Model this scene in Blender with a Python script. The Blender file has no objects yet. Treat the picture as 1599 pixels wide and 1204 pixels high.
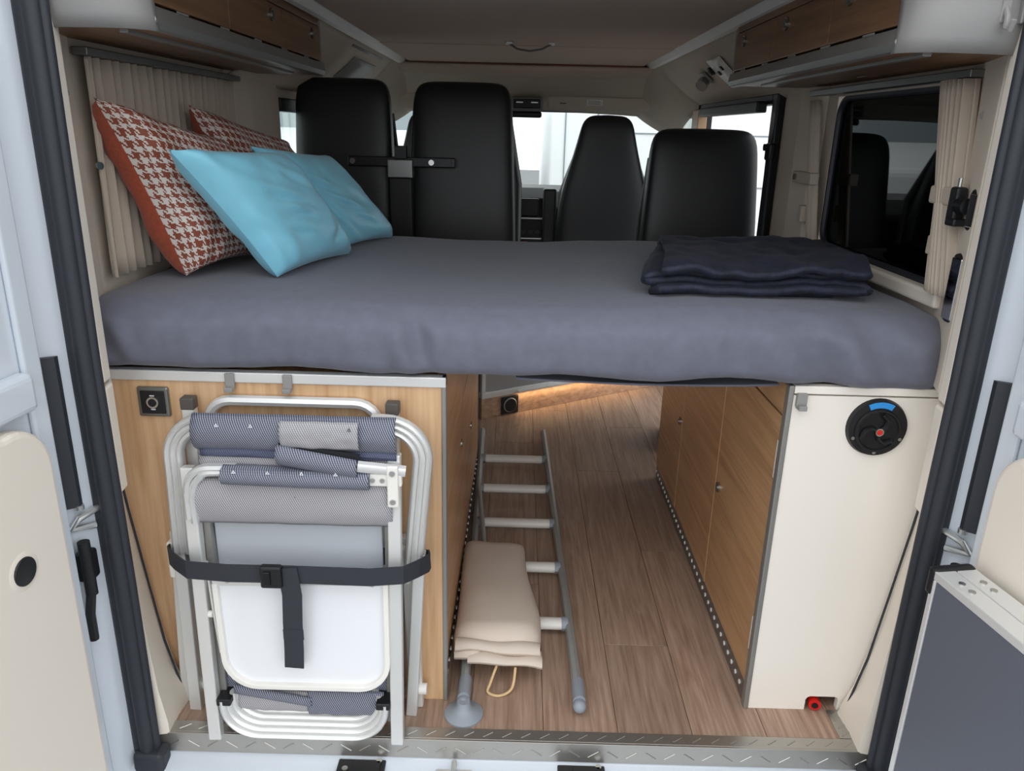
import bpy, bmesh, math, random
from mathutils import Vector, Matrix, noise
random.seed(7)
scene = bpy.context.scene
COL = scene.collection
# ------------------------------------------------------------------ camera
FPX = 1195.0
pitch, roll, yaw = math.radians(18.4), math.radians(1.4), math.radians(-0.3)
cam_d = bpy.data.cameras.new('camera'); cam = bpy.data.objects.new('camera', cam_d); COL.objects.link(cam)
cam_d.sensor_fit = 'HORIZONTAL'; cam_d.sensor_width = 36.0; cam_d.lens = FPX / 1599.0 * 36.0
cam_d.clip_start = 0.02; cam_d.clip_end = 300
Fv = Vector((math.sin(yaw) * math.cos(pitch), math.cos(yaw) * math.cos(pitch), -math.sin(pitch)))
Rv = Vector((math.cos(yaw), -math.sin(yaw), 0)); Uv = Rv.cross(Fv)
R2 = Rv * math.cos(roll) + Uv * math.sin(roll); U2 = -Rv * math.sin(roll) + Uv * math.cos(roll)
cam.matrix_world = Matrix.Translation((0, -1.431, 1.35)) @ Matrix((R2, U2, -Fv)).transposed().to_4x4()
scene.camera = cam
# ------------------------------------------------------------------ world (overcast sky) and exposure
w = bpy.data.worlds.new('overcast'); scene.world = w; w.use_nodes = True
bgn = w.node_tree.nodes['Background']; bgn.inputs[0].default_value = (0.95, 0.975, 1.0, 1); bgn.inputs[1].default_value = 1.5
scene.view_settings.view_transform = 'Standard'; scene.view_settings.look = 'None'
scene.view_settings.exposure = 0.55; scene.view_settings.gamma = 1; scene.view_settings.use_curve_mapping = False

# ------------------------------------------------------------------ materials
def lin(h):
    h = h.lstrip('#'); c = [int(h[i:i + 2], 16) / 255 for i in (0, 2, 4)]
    return tuple((x / 12.92 if x <= .04045 else ((x + .055) / 1.055) ** 2.4) for x in c) + (1,)
M = {}
def mat(name, hexc, rough=.5, metal=0, bump=0, bscale=200, var=0, vscale=6, sheen=0, spec=.5, coat=0):
    m = bpy.data.materials.new(name); m.use_nodes = True; nt = m.node_tree; p = nt.nodes['Principled BSDF']
    p.inputs['Base Color'].default_value = lin(hexc); p.inputs['Roughness'].default_value = rough
    p.inputs['Metallic'].default_value = metal; p.inputs['Specular IOR Level'].default_value = spec
    if sheen: p.inputs['Sheen Weight'].default_value = sheen
    if coat: p.inputs['Coat Weight'].default_value = coat
    tc = nt.nodes.new('ShaderNodeTexCoord')
    if bump:
        n = nt.nodes.new('ShaderNodeTexNoise'); n.inputs['Scale'].default_value = bscale; n.inputs['Detail'].default_value = 3
        b = nt.nodes.new('ShaderNodeBump'); b.inputs['Strength'].default_value = bump; b.inputs['Distance'].default_value = .002
        nt.links.new(tc.outputs['Object'], n.inputs['Vector']); nt.links.new(n.outputs['Fac'], b.inputs['Height']); nt.links.new(b.outputs[0], p.inputs['Normal'])
    if var:
        n = nt.nodes.new('ShaderNodeTexNoise'); n.inputs['Scale'].default_value = vscale; n.inputs['Detail'].default_value = 5
        r = nt.nodes.new('ShaderNodeMapRange'); r.inputs[1].default_value = .3; r.inputs[2].default_value = .7
        r.inputs[3].default_value = 1 - var; r.inputs[4].default_value = 1 + var
        h = nt.nodes.new('ShaderNodeHueSaturation'); h.inputs['Color'].default_value = lin(hexc)
        nt.links.new(tc.outputs['Object'], n.inputs['Vector']); nt.links.new(n.outputs['Fac'], r.inputs[0]); nt.links.new(r.outputs[0], h.inputs['Value']); nt.links.new(h.outputs[0], p.inputs['Base Color'])
    M[name] = m; return m
def wood(name, dark, light, axis, rough=.4, fine=55, vary=0.0):
    m = bpy.data.materials.new(name); m.use_nodes = True; nt = m.node_tree; p = nt.nodes['Principled BSDF']; L = nt.links.new
    p.inputs['Roughness'].default_value = rough
    tc = nt.nodes.new('ShaderNodeTexCoord'); mp = nt.nodes.new('ShaderNodeMapping')
    sc = [fine] * 3; sc['xyz'.index(axis)] = fine * .035; mp.inputs['Scale'].default_value = sc
    oi = nt.nodes.new('ShaderNodeObjectInfo'); ad = nt.nodes.new('ShaderNodeVectorMath'); ad.operation = 'ADD'
    ml = nt.nodes.new('ShaderNodeMath'); ml.operation = 'MULTIPLY'; ml.inputs[1].default_value = 37 if vary else 0
    L(oi.outputs['Random'], ml.inputs[0]); L(tc.outputs['Object'], ad.inputs[0]); L(ml.outputs[0], ad.inputs[1]); L(ad.outputs[0], mp.inputs['Vector'])
    n1 = nt.nodes.new('ShaderNodeTexNoise'); n1.inputs['Scale'].default_value = 1; n1.inputs['Detail'].default_value = 6; n1.inputs['Roughness'].default_value = .65
    mp2 = nt.nodes.new('ShaderNodeMapping'); s2 = [fine * .17] * 3; s2['xyz'.index(axis)] = fine * .012; mp2.inputs['Scale'].default_value = s2
    n2 = nt.nodes.new('ShaderNodeTexNoise'); n2.inputs['Scale'].default_value = 1; n2.inputs['Detail'].default_value = 3; n2.inputs['Distortion'].default_value = .8
    wv = nt.nodes.new('ShaderNodeMath'); wv.operation = 'SINE'; wm = nt.nodes.new('ShaderNodeMath'); wm.operation = 'MULTIPLY'; wm.inputs[1].default_value = 34
    L(mp.outputs[0], n1.inputs['Vector']); L(ad.outputs[0], mp2.inputs['Vector']); L(mp2.outputs[0], n2.inputs['Vector'])
    L(n2.outputs['Fac'], wm.inputs[0]); L(wm.outputs[0], wv.inputs[0])
    a = nt.nodes.new('ShaderNodeMath'); a.operation = 'MULTIPLY_ADD'; a.inputs[1].default_value = .07; L(wv.outputs[0], a.inputs[0]); L(n1.outputs['Fac'], a.inputs[2])
    r = nt.nodes.new('ShaderNodeValToRGB'); r.color_ramp.elements[0].position = .28; r.color_ramp.elements[1].position = .68
    r.color_ramp.elements[0].color = lin(dark); r.color_ramp.elements[1].color = lin(light); L(a.outputs[0], r.inputs[0])
    if vary:
        h = nt.nodes.new('ShaderNodeHueSaturation'); mr = nt.nodes.new('ShaderNodeMapRange'); mr.inputs[3].default_value = 1 - vary; mr.inputs[4].default_value = 1 + vary
        L(oi.outputs['Random'], mr.inputs[0]); L(mr.outputs[0], h.inputs['Value']); L(r.outputs[0], h.inputs['Color']); L(h.outputs[0], p.inputs['Base Color'])
    else: L(r.outputs[0], p.inputs['Base Color'])
    M[name] = m; return m
def math_mat(name, build, rough=.7, sheen=.0):
    m = bpy.data.materials.new(name); m.use_nodes = True; nt = m.node_tree; p = nt.nodes['Principled BSDF']; p.inputs['Roughness'].default_value = rough
    if sheen: p.inputs['Sheen Weight'].default_value = sheen
    def op(o, a, b=None, c=None):
        n = nt.nodes.new('ShaderNodeMath'); n.operation = o
        for i, v in enumerate((a, b, c)):
            if v is None: continue
            if isinstance(v, (int, float)): n.inputs[i].default_value = v
            else: nt.links.new(v, n.inputs[i])
        return n.outputs[0]
    build(nt, p, op); M[name] = m
def hound(nt, p, op):
    uv = nt.nodes.new('ShaderNodeUVMap'); s = nt.nodes.new('ShaderNodeSeparateXYZ'); nt.links.new(uv.outputs[0], s.inputs[0])
    k = 176
    i = op('FLOOR', op('MULTIPLY', s.outputs[0], k)); j = op('FLOOR', op('MULTIPLY', s.outputs[1], k))
    a = op('LESS_THAN', op('FLOORED_MODULO', i, 8), 3.5); b = op('LESS_THAN', op('FLOORED_MODULO', j, 8), 3.5)
    t = op('LESS_THAN', op('FLOORED_MODULO', op('ADD', i, j), 4), 1.5)
    v = op('ADD', op('MULTIPLY', t, a), op('MULTIPLY', op('SUBTRACT', 1, t), b))
    mx = nt.nodes.new('ShaderNodeMix'); mx.data_type = 'RGBA'; nt.links.new(v, mx.inputs[0])
    mx.inputs[6].default_value = lin('#8a4630'); mx.inputs[7].default_value = lin('#d8d0ca'); nt.links.new(mx.outputs[2], p.inputs['Base Color'])
math_mat('houndstooth', hound, .65)
def weave(dark, light, kx, kz, thr):
    def f(nt, p, op):
        tc = nt.nodes.new('ShaderNodeTexCoord'); s = nt.nodes.new('ShaderNodeSeparateXYZ'); nt.links.new(tc.outputs['Object'], s.inputs[0])
        d = op('ADD', op('MULTIPLY', s.outputs[0], kx), op('MULTIPLY', s.outputs[2], kz))
        fr = op('FRACT', d); row = op('FRACT', op('MULTIPLY', s.outputs[2], 260))
        v = op('MULTIPLY', op('LESS_THAN', fr, thr), op('MULTIPLY_ADD', row, .5, .5))
        mx = nt.nodes.new('ShaderNodeMix'); mx.data_type = 'RGBA'; nt.links.new(v, mx.inputs[0])
        mx.inputs[6].default_value = lin(dark); mx.inputs[7].default_value = lin(light); nt.links.new(mx.outputs[2], p.inputs['Base Color'])
    return f
math_mat('chair_fabric_dark', weave('#4a4e60', '#b4b6c0', 210, 105, .36), .75)
math_mat('chair_fabric_light', weave('#6c6c76', '#c6c3c4', 210, 105, .66), .75)
math_mat('chair_fabric_border', weave('#434860', '#666c84', 210, 105, .5), .75)
mat('sheet', '#676977', .85, bump=.15, bscale=600, var=.06, vscale=40, sheen=.15)
mat('orange_velvet', '#b5502f', .8, bump=.3, bscale=300, var=.15, vscale=120, sheen=.2)
mat('turquoise', '#86cde4', .38, bump=.15, bscale=90, var=.04, vscale=20, sheen=.2)
mat('blanket', '#191d30', .7, bump=.9, bscale=140, var=.5, vscale=60, sheen=.03)
mat('cream', '#e6ddd0', .5, bump=.05, bscale=500)
mat('cream_panel', '#f3ece2', .35)
mat('beige_lining', '#cdc1b2', .8, bump=.1, bscale=400, var=.03)
mat('ceiling_fabric', '#c9b6a6', .9, bump=.1, bscale=300)
mat('white_plastic', '#e9e6e0', .4)
mat('paint', '#cfd6de', .18, coat=.4)
mat('rubber', '#2b2e35', .55, bump=.1, bscale=100)
mat('black_plastic', '#121316', .45, bump=.05, bscale=400)
mat('black_leather', '#17191c', .42, bump=.12, bscale=350)
mat('black_steel', '#1b1c1f', .35, metal=.3)
mat('grey_plastic', '#8f8d8b', .5, bump=.08, bscale=700)
mat('grey_rubber', '#8f969e', .5)
mat('alu', '#c9cac8', .3, metal=.85)
mat('rail_grey', '#a3a6a4', .4, metal=.3)
mat('alu_light', '#e4e4e2', .38, metal=.45)
mat('alu_dark', '#8a8c8b', .35, metal=.85)
mat('alu_profile', '#9b9a96', .4, metal=.6)
mat('steel', '#b8b8b5', .22, metal=1)
mat('chrome', '#e0e0e0', .06, metal=1)
mat('tread', '#b5b2ac', .35, metal=.85, bump=.2, bscale=60)
mat('white_panel', '#e8eaee', .35)
mat('grey_panel', '#b9bec5', .4)
mat('table_grey', '#5d616b', .45, bump=.04, bscale=500)
mat('strap', '#2c2f37', .7, bump=.4, bscale=500)
mat('bag', '#d2c4b6', .65, bump=.12, bscale=500, var=.04)
mat('cord', '#d9b98a', .7)
mat('curtain', '#b7aa9b', .85, bump=.15, bscale=500)
mat('red', '#d3221c', .35)
mat('blue_sticker', '#2f93dd', .4)
mat('asphalt', '#6f7071', .9, var=.1, vscale=3)
mat('outside_white', '#f4f5f6', .4)
mat('outside_grey', '#8e979b', .4)
mat('brown_cap', '#4f4a47', .5)
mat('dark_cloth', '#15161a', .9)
mat('leather_tab', '#a86f4d', .6)
mat('piping', '#8a5238', .7)
wood('oak', '#bd946b', '#d8b48e', 'z', .4, 60)
wood('walnut', '#a37b56', '#c59b71', 'y', .38, 60)
wood('locker_wood', '#6b4a33', '#8f6b4c', 'y', .4, 60)
wood('plinth_wood', '#8f705a', '#b8977c', 'x', .45, 60)
wood('floor_wood', '#8c705e', '#b39884', 'y', .42, 110, .09)
def glass(name, tint, alpha_dark):
    m = bpy.data.materials.new(name); m.use_nodes = True; nt = m.node_tree; nt.nodes.remove(nt.nodes['Principled BSDF'])
    out = nt.nodes['Material Output']; t = nt.nodes.new('ShaderNodeBsdfTransparent'); t.inputs[0].default_value = tint
    g = nt.nodes.new('ShaderNodeBsdfGlossy'); g.inputs['Roughness'].default_value = .02; mx = nt.nodes.new('ShaderNodeMixShader')
    fr = nt.nodes.new('ShaderNodeFresnel'); ge = nt.nodes.new('ShaderNodeNewGeometry'); im = nt.nodes.new('ShaderNodeMapRange'); im.inputs[3].default_value = 1.45; im.inputs[4].default_value = 1 / 1.45; nt.links.new(ge.outputs['Backfacing'], im.inputs[0]); nt.links.new(im.outputs[0], fr.inputs[0])
    nt.links.new(fr.outputs[0], mx.inputs[0]); nt.links.new(t.outputs[0], mx.inputs[1]); nt.links.new(g.outputs[0], mx.inputs[2]); nt.links.new(mx.outputs[0], out.inputs[0]); M[name] = m
glass('tinted_glass', (.012, .018, .018, 1), 1); glass('clear_glass', (.9, .95, .93, 1), 0)

# ------------------------------------------------------------------ geometry helpers
def box(bm, a, b, mtx=None):
    x0, y0, z0 = a; x1, y1, z1 = b
    vs = [bm.verts.new(v) for v in ((x0, y0, z0), (x1, y0, z0), (x1, y1, z0), (x0, y1, z0), (x0, y0, z1), (x1, y0, z1), (x1, y1, z1), (x0, y1, z1))]
    for f in ((3, 2, 1, 0), (4, 5, 6, 7), (0, 1, 5, 4), (1, 2, 6, 5), (2, 3, 7, 6), (3, 0, 4, 7)): bm.faces.new([vs[i] for i in f])
    if mtx: bmesh.ops.transform(bm, matrix=mtx, verts=vs)
    return bm
def rings(bm, rs, closed_loop=True, caps=True):
    vr = [[bm.verts.new(p) for p in r] for r in rs]
    n = len(vr[0])
    for a, b in zip(vr, vr[1:]):
        for i in range(n if closed_loop else n - 1):
            j = (i + 1) % n; bm.faces.new((a[i], a[j], b[j], b[i]))
    if caps and closed_loop: bm.faces.new(list(reversed(vr[0]))); bm.faces.new(vr[-1])
    return vr
def tube(bm, pts, r, seg=8, rb=None, up=(0, 1, 0), sq=False):
    pts = [Vector(p) for p in pts]; rb = rb or r; rs = []
    for i, p in enumerate(pts):
        t = (pts[min(i + 1, len(pts) - 1)] - pts[max(i - 1, 0)]).normalized()
        u = Vector(up); s = t.cross(u)
        if s.length < 1e-3: s = t.cross(Vector((1, 0, 0)))
        s.normalize(); u = s.cross(t).normalized()
        if sq: rs.append([p + s * r * a + u * rb * b for a, b in ((-1, -1), (1, -1), (1, 1), (-1, 1))])
        else: rs.append([p + s * r * math.cos(2 * math.pi * k / seg) + u * rb * math.sin(2 * math.pi * k / seg) for k in range(seg)])
    rings(bm, rs); return bm
def smooth_path(p, n=6):
    p = [Vector(q) for q in p]; o = []
    for i in range(len(p) - 1):
        a, b_, c, d = p[max(i - 1, 0)], p[i], p[i + 1], p[min(i + 2, len(p) - 1)]
        for k in range(n):
            t = k / n; o.append(.5 * (2 * b_ + (c - a) * t + (2 * a - 5 * b_ + 4 * c - d) * t * t + (3 * b_ - a - 3 * c + d) * t ** 3))
    return o + [p[-1]]
def prism(bm, poly, axis, a0, a1):
    f = {'x': lambda p, a: (a, p[0], p[1]), 'y': lambda p, a: (p[0], a, p[1]), 'z': lambda p, a: (p[0], p[1], a)}[axis]
    rings(bm, [[f(p, a0) for p in poly], [f(p, a1) for p in poly]]); return bm
def disc(bm, c, r, h, axis='y', seg=24, r2=None):
    c = Vector(c); d = {'x': Vector((1, 0, 0)), 'y': Vector((0, 1, 0)), 'z': Vector((0, 0, 1))}[axis] if isinstance(axis, str) else Vector(axis).normalized()
    a = d.orthogonal().normalized(); b = d.cross(a); r2 = r if r2 is None else r2
    rings(bm, [[c + d * hh + (a * math.cos(t) + b * math.sin(t)) * rr for t in [2 * math.pi * k / seg for k in range(seg)]] for hh, rr in ((0, r), (h, r2))]); return bm
def loft(bm, secs, seg=28):
    # secs: (z, cx, cy, hw, hd, exponent)
    rs = []
    for z, cx, cy, hw, hd, e in secs:
        r = []
        for k in range(seg):
            t = 2 * math.pi * k / seg; c, s = math.cos(t), math.sin(t)
            r.append((cx + hw * math.copysign(abs(c) ** (2 / e), c), cy + hd * math.copysign(abs(s) ** (2 / e), s), z))
        rs.append(r)
    rings(bm, rs); return bm
def arc(cx, cz, r, a0, a1, n=8):
    return [(cx + r * math.cos(math.radians(a0 + (a1 - a0) * k / n)), cz + r * math.sin(math.radians(a0 + (a1 - a0) * k / n))) for k in range(n + 1)]
def sheet(bm, fn, nu, nv, th=None, uv=False):
    g = [[bm.verts.new(fn(i / nu, j / nv)) for j in range(nv + 1)] for i in range(nu + 1)]
    lay = bm.loops.layers.uv.verify() if uv else None
    for i in range(nu):
        for j in range(nv):
            f = bm.faces.new((g[i][j], g[i + 1][j], g[i + 1][j + 1], g[i][j + 1]))
            if uv:
                for l, (a, b) in zip(f.loops, ((i, j), (i + 1, j), (i + 1, j + 1), (i, j + 1))): l[lay].uv = (a / nu, b / nv)
    return bm
def obj(name, bm, m, parent=None, smooth=False, bevel=0, solid=0, sub=0):
    bmesh.ops.recalc_face_normals(bm, faces=bm.faces[:])
    me = bpy.data.meshes.new(name); bm.to_mesh(me); bm.free(); me.materials.append(M[m])
    if smooth:
        for p in me.polygons: p.use_smooth = True
    o = bpy.data.objects.new(name, me); COL.objects.link(o)
    if solid: s = o.modifiers.new('thickness', 'SOLIDIFY'); s.thickness = solid; s.offset = 0
    if bevel: b = o.modifiers.new('bevel', 'BEVEL'); b.width = bevel; b.segments = 3; b.limit_method = 'ANGLE'; b.angle_limit = math.radians(40); b.harden_normals = False
    if sub: s = o.modifiers.new('sub', 'SUBSURF'); s.levels = sub; s.render_levels = sub
    if smooth and not sub and not bevel:
        try: me.set_sharp_from_angle(angle=math.radians(42))
        except Exception: pass
    if parent:
        o.parent = parent
        root = parent; loc = Vector(parent.location)
        while root.parent: root = root.parent; loc = loc + root.location
        o.matrix_parent_inverse = Matrix.Translation(-loc) if parent.type == 'EMPTY' and not parent.parent else Matrix.Identity(4)
    return o
NB = bmesh.new
def bx(name, a, b, m, parent=None, bevel=.003): return obj(name, box(NB(), a, b), m, parent, bevel=bevel)
def tag(o, label, cat, group=None):
    o['label'] = label; o['category'] = cat
    if group: o['group'] = group
    return o
def thing(name, label, cat, loc, group=None):
    e = bpy.data.objects.new(name, None); COL.objects.link(e); e.location = loc; e.empty_display_size = .05
    return tag(e, label, cat, group)
def struct(o): o['kind'] = 'structure'; return o
def sgroup(name, loc=(0, 0, 0)):
    e = bpy.data.objects.new(name, None); COL.objects.link(e); e.location = loc; e['kind'] = 'structure'; return e
def copy_tree(o, parent=None):
    c = o.copy(); COL.objects.link(c); c.parent = parent
    for ch in list(o.children): copy_tree(ch, c)
    return c
def mirror_pts(pts, s): return [(p[0] * s,) + tuple(p[1:]) for p in pts]

# ================================================================== SETTING
# ground outside
struct(bx('ground', (-40, -30, -.62), (40, 40, -.56), 'asphalt', bevel=0))
# floor with separate planks
fl = sgroup('floor'); bx('subfloor', (-.93, .004, -.05), (.93, 3.3, -.006), 'floor_wood', fl, 0)
W = .177; pm = {}
for k in range(-5, 6):
    x0 = .087 + W * (k - 1); x1 = x0 + W
    x0c, x1c = max(x0, -.925), min(x1, .925)
    if x1c - x0c < .02: continue
    y = .036; off = [.62, 1.05, .33, .84, .5][k % 5]; first = True
    while y < 3.0:
        y1 = min(y + (off if first else 1.15), 3.0); first = False
        bx('plank', (x0c + .0007, y + .0007, -.006), (x1c - .0007, y1 - .0007, 0), 'floor_wood', fl, .0008); y = y1
# aluminium tread plate edging
tr = sgroup('trim_1')
bx('edge_plate', (-.84, .0, -.002), (.86, .034, .003), 'tread', tr, .001); bx('edge_face', (-.84, -.006, -.05), (.86, 0, .003), 'tread', tr, .001)
bx('side_plate', (-.86, .036, .0005), (-.80, .13, .003), 'tread', tr, .001); bx('side_plate', (.79, .036, .0005), (.86, .13, .003), 'tread', tr, .001)
b = NB()
for i in range(38):
    x = -.82 + i * .0445; s = 1 if i % 2 else -1
    tube(b, [(x - .012, -.0065, -.035 if s > 0 else -.018), (x + .012, -.0065, -.018 if s > 0 else -.035)], .0022, 6, .0012)
    tube(b, [(x + .008, .009, .0032), (x + .03, .024, .0032)], .0022, 6, .0012, up=(0, 0, 1))
for yy in (.05, .075, .1, .12):
    for xx in (-.83, .81): tube(b, [(xx - .012, yy - .008, .0032), (xx + .012, yy + .008, .0032)], .0022, 6, .0012, up=(0, 0, 1))
o = obj('tread_ribs', b, 'tread', tr, True); o['kind'] = 'stuff'
# painted rear sill and bumper step
b = NB(); prism(b, [(.0, -.05), (-.008, -.055), (-.035, -.062), (-.06, -.075), (-.075, -.13), (-.09, -.14), (-.25, -.15), (-.25, -.3), (.0, -.3)], 'x', -.93, .95)
struct(obj('trim_2', b, 'paint', smooth=True))
# rear frame: seals, cream strips, painted pillars
def rear_side(s, n):
    ox = .015
    X = lambda x: ox + s * x
    def pr(name, plan, z0, z1, m, par=None, bevel=.003): return obj(name, prism(NB(), [(X(x), y) for x, y in plan], 'z', z0, z1), m, par, bevel=bevel)
    e = sgroup('trim_%d' % n)
    # rubber seal with lips
    for x, y, r in ((.842, -.03, .017), (.862, -.022, .015), (.826, -.022, .010)):
        obj('rubber_seal', tube(NB(), [(X(x), y, -.03), (X(x), y, .4), (X(x + .004), y, .9), (X(x - .002), y, 1.62)], r, 10), 'rubber', e, True)
    bx('seal_foot', (X(.87) if s < 0 else X(.80), -.055, -.075), (X(.80) if s < 0 else X(.87), -.005, -.02), 'rubber', e, .012)
    pr('pillar_strip', [(.822, -.015), (.84, -.012), (.862, .02), (.868, .06), (.85, .06), (.828, .02)], .86, 1.62, 'cream', e, .004)
    pr('pillar_strip', [(.822, -.015), (.84, -.012), (.862, .02), (.868, .06), (.85, .06), (.826, .02)], .62, .852, 'cream', e, .006)
    for z in (1.45, 1.28, .83): obj('screw', disc(NB(), (X(.832), .008, z), .006, -.006, (-s, -.9, 0), 12), 'steel', e, True)
    # lower quarter trim
    pts = [(.955, .86), (.925, .80), (.905, .70), (.887, .52), (.868, .35), (.848, .18), (.822, .05), (.80, .0), (.955, .0)]
    obj('lower_trim', prism(NB(), [(X(x), z) for x, z in pts], 'y', .10, .125), 'cream', e, bevel=.003)
    obj('trim_gasket', tube(NB(), [(X(x - .011), .0995, z) for x, z in pts[1:7]], .003, 6), 'rubber', e, True)
    b = NB(); rs = []
    for z, xb, xf in ((.0, .80, .80), (.03, .802, .80), (.12, .835, .812), (.3, .862, .822), (.5, .885, .83), (.7, .905, .835), (.86, .92, .838)):
        rs.append([(X(xb), .115, z), (X((xb + xf) / 2 + .004), .055, z), (X(xf), -.005, z), (X(xf + .03), -.012, z), (X(.95), .05, z), (X(.95), .115, z)])
    rings(b, rs); obj('quarter_panel', b, 'cream', e, True)
    # painted body pillar
    pr('body_pillar', [(.868, -.02), (.885, -.05), (.905, -.085), (.94, -.10), (.99, -.08), (1.0, .05), (.95, .05), (.875, .0)], -.3, 1.75, 'paint', e, .008)
    pr('pillar_channel', [(.876, -.0735), (.902, -.0925), (.902, -.078), (.876, -.062)], .62, .93, 'rubber', e, 0)
    obj('striker', tube(NB(), [(X(.862), -.03, .60), (X(.880), -.075, .595), (X(.895), -.085, .575), (X(.868), -.045, .565)], .007, 8), 'alu', e, True)
    obj('striker_bolt', disc(NB(), (X(.880), -.068, .612), .009, .01, 'z', 12), 'alu', e, True)
    obj('hinge_block', box(NB(), (min(X(.862), X(.893)), -.098, .46), (max(X(.862), X(.893)), -.06, .525)), 'black_plastic', e, bevel=.007)
    obj('hinge_pin', disc(NB(), (X(.872), -.088, .43), .012, .12, 'z', 14), 'black_plastic', e, True)
    obj('hinge_arm', tube(NB(), [(X(.872), -.085, .45), (X(.882), -.09, .38), (X(.884), -.088, .32)], .010, 8), 'black_plastic', e, True)
    return e
rear_side(-1, 3); rear_side(1, 4)
bx('header', (-.95, -.06, 1.62), (.97, .03, 1.76), 'paint', None, .01); struct(bpy.data.objects['header']); bpy.data.objects['header'].name = 'trim_5'
# side walls
def wall(name, s, boxes):
    b = NB()
    for y0, y1, z0, z1 in boxes: box(b, (min(s * .93, s * .96), y0, z0), (max(s * .93, s * .96), y1, z1))
    return struct(obj(name, b, 'beige_lining', bevel=0))
wall('wall_right', 1, [(.05, 1.52, -.05, 1.035), (2.75, 3.6, -.05, 1.035), (.05, .19, 1.035, 1.75), (.19, .99, 1.468, 1.75), (.99, 1.52, 1.035, 1.75), (1.52, 2.75, 1.49, 1.75), (2.75, 2.9, 1.035, 1.75), (2.9, 3.6, 1.44, 1.75)])
wall('wall_left', -1, [(.05, 3.6, -.05, 1.035), (.05, 1.66, 1.035, 1.75), (1.66, 2.45, 1.45, 1.75), (2.45, 2.7, 1.035, 1.75), (2.7, 3.6, 1.44, 1.75)])
# wall pillar trims beside the bed
for s, n in ((-1, 6), (1, 7)):
    e = sgroup('trim_%d' % n)
    b = NB(); prism(b, [(s * .862, .06), (s * .875, .05), (s * .93, .07), (s * .93, .235), (s * .918, .235), (s * .905, .19)], 'z', .86, 1.515); obj('pillar_cover', b, 'beige_lining', e, bevel=.004)
    obj('screw', disc(NB(), (s * .898, .16, 1.40), .008, .004, (-s, -.3, 0), 12), 'grey_plastic', e, True)
    y0, y1 = ((1.10, 1.62) if s < 0 else (1.06, 1.44))
    b = NB(); prism(b, [(s * .93, y0), (s * .905, y0 + .02), (s * .895, y0 + .15), (s * .905, y1 - .06), (s * .93, y1)], 'z', .86, 1.515); obj('pillar_cover', b, 'beige_lining', e, bevel=.006)
# ceiling: lifting-roof bed panel, rails, sloped sides, cab headliner
ce = sgroup('ceiling'); bx('roof_skin', (-.96, -.06, 1.74), (.96, 3.2, 1.76), 'white_plastic', ce, 0)
bx('bed_panel', (-.60, .0, 1.685), (.62, 2.0, 1.72), 'ceiling_fabric', ce, .006); bx('bed_panel', (-.60, 2.004, 1.682), (.62, 2.84, 1.72), 'ceiling_fabric', ce, .006)
obj('piping', tube(NB(), [(-.60, 2.842, 1.684), (.0, 2.85, 1.678), (.62, 2.842, 1.684)], .005, 8), 'piping', ce, True)
for s in (-1, 1):
    x = s * .61 + .01
    obj('roof_rail', prism(NB(), [(x, 1.70), (x + s * .03, 1.672), (x + s * .05, 1.668), (x + s * .06, 1.73), (x, 1.73)], 'y', .0, 2.9), 'white_plastic', ce, bevel=.003)
    b = NB(); sheet(b, lambda u, v, s=s: (s * (.665 + .265 * v) + .006, 1.1 + 1.62 * u, 1.685 - .20 * v - .02 * math.sin(math.pi * v)), 2, 10); obj('side_slope', b, 'beige_lining', ce, True, solid=.01)
    b = NB(); sheet(b, lambda u, v, s=s: (s * (.665 + .265 * v - .08 * u * (1 - v)) + .006, 2.72 + .75 * u, 1.685 - .20 * v - .02 * math.sin(math.pi * v) - .16 * u * u), 8, 10); obj('side_slope', b, 'beige_lining', ce, True, solid=.01)
def lslope(name, y0, y1, t0, t1, off, m):
    b = NB(); sheet(b, lambda u, v: Vector((-(.665 + .265 * (t0 + (t1 - t0) * v)) + .006, y0 + (y1 - y0) * u, 1.685 - .20 * (t0 + (t1 - t0) * v) - .02 * math.sin(math.pi * (t0 + (t1 - t0) * v)))) + Vector((.58, 0, -.81)) * off, 2, 6); return obj(name, b, m, ce, True, solid=.004)
lslope('recess_panel', 2.02, 2.5, .2, .55, .008, 'grey_plastic'); lslope('roof_slot', 1.85, 2.5, .07, .10, .008, 'grey_plastic')
b = NB(); sheet(b, lambda u, v: (-.68 + 1.37 * u, 2.84 + .08 * math.sin(v * math.pi) * 0 + .16 * v, 1.672 - .035 * math.sin(math.pi * v) * math.sin(math.pi * u) ** .5 - .03 * v), 24, 8); obj('fabric_roll', b, 'ceiling_fabric', ce, True, solid=.01)
b = NB(); sheet(b, lambda u, v: (-.95 + 1.9 * u, 2.98 + .47 * v, 1.66 - .19 * v ** 1.3 - .03 * (2 * u - 1) ** 2), 24, 10); obj('cab_headliner', b, 'beige_lining', ce, True, solid=.012)
b = NB(); sheet(b, lambda u, v: (-.97 + 1.94 * u, 3.15 + .36 * v, 1.765 - .26 * v ** 1.2), 4, 6); obj('roof_front', b, 'white_plastic', ce, True, solid=.01)
bx('roof_end', (-.96, 2.86, 1.70), (.96, 2.9, 1.75), 'beige_lining', ce, 0)
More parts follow.
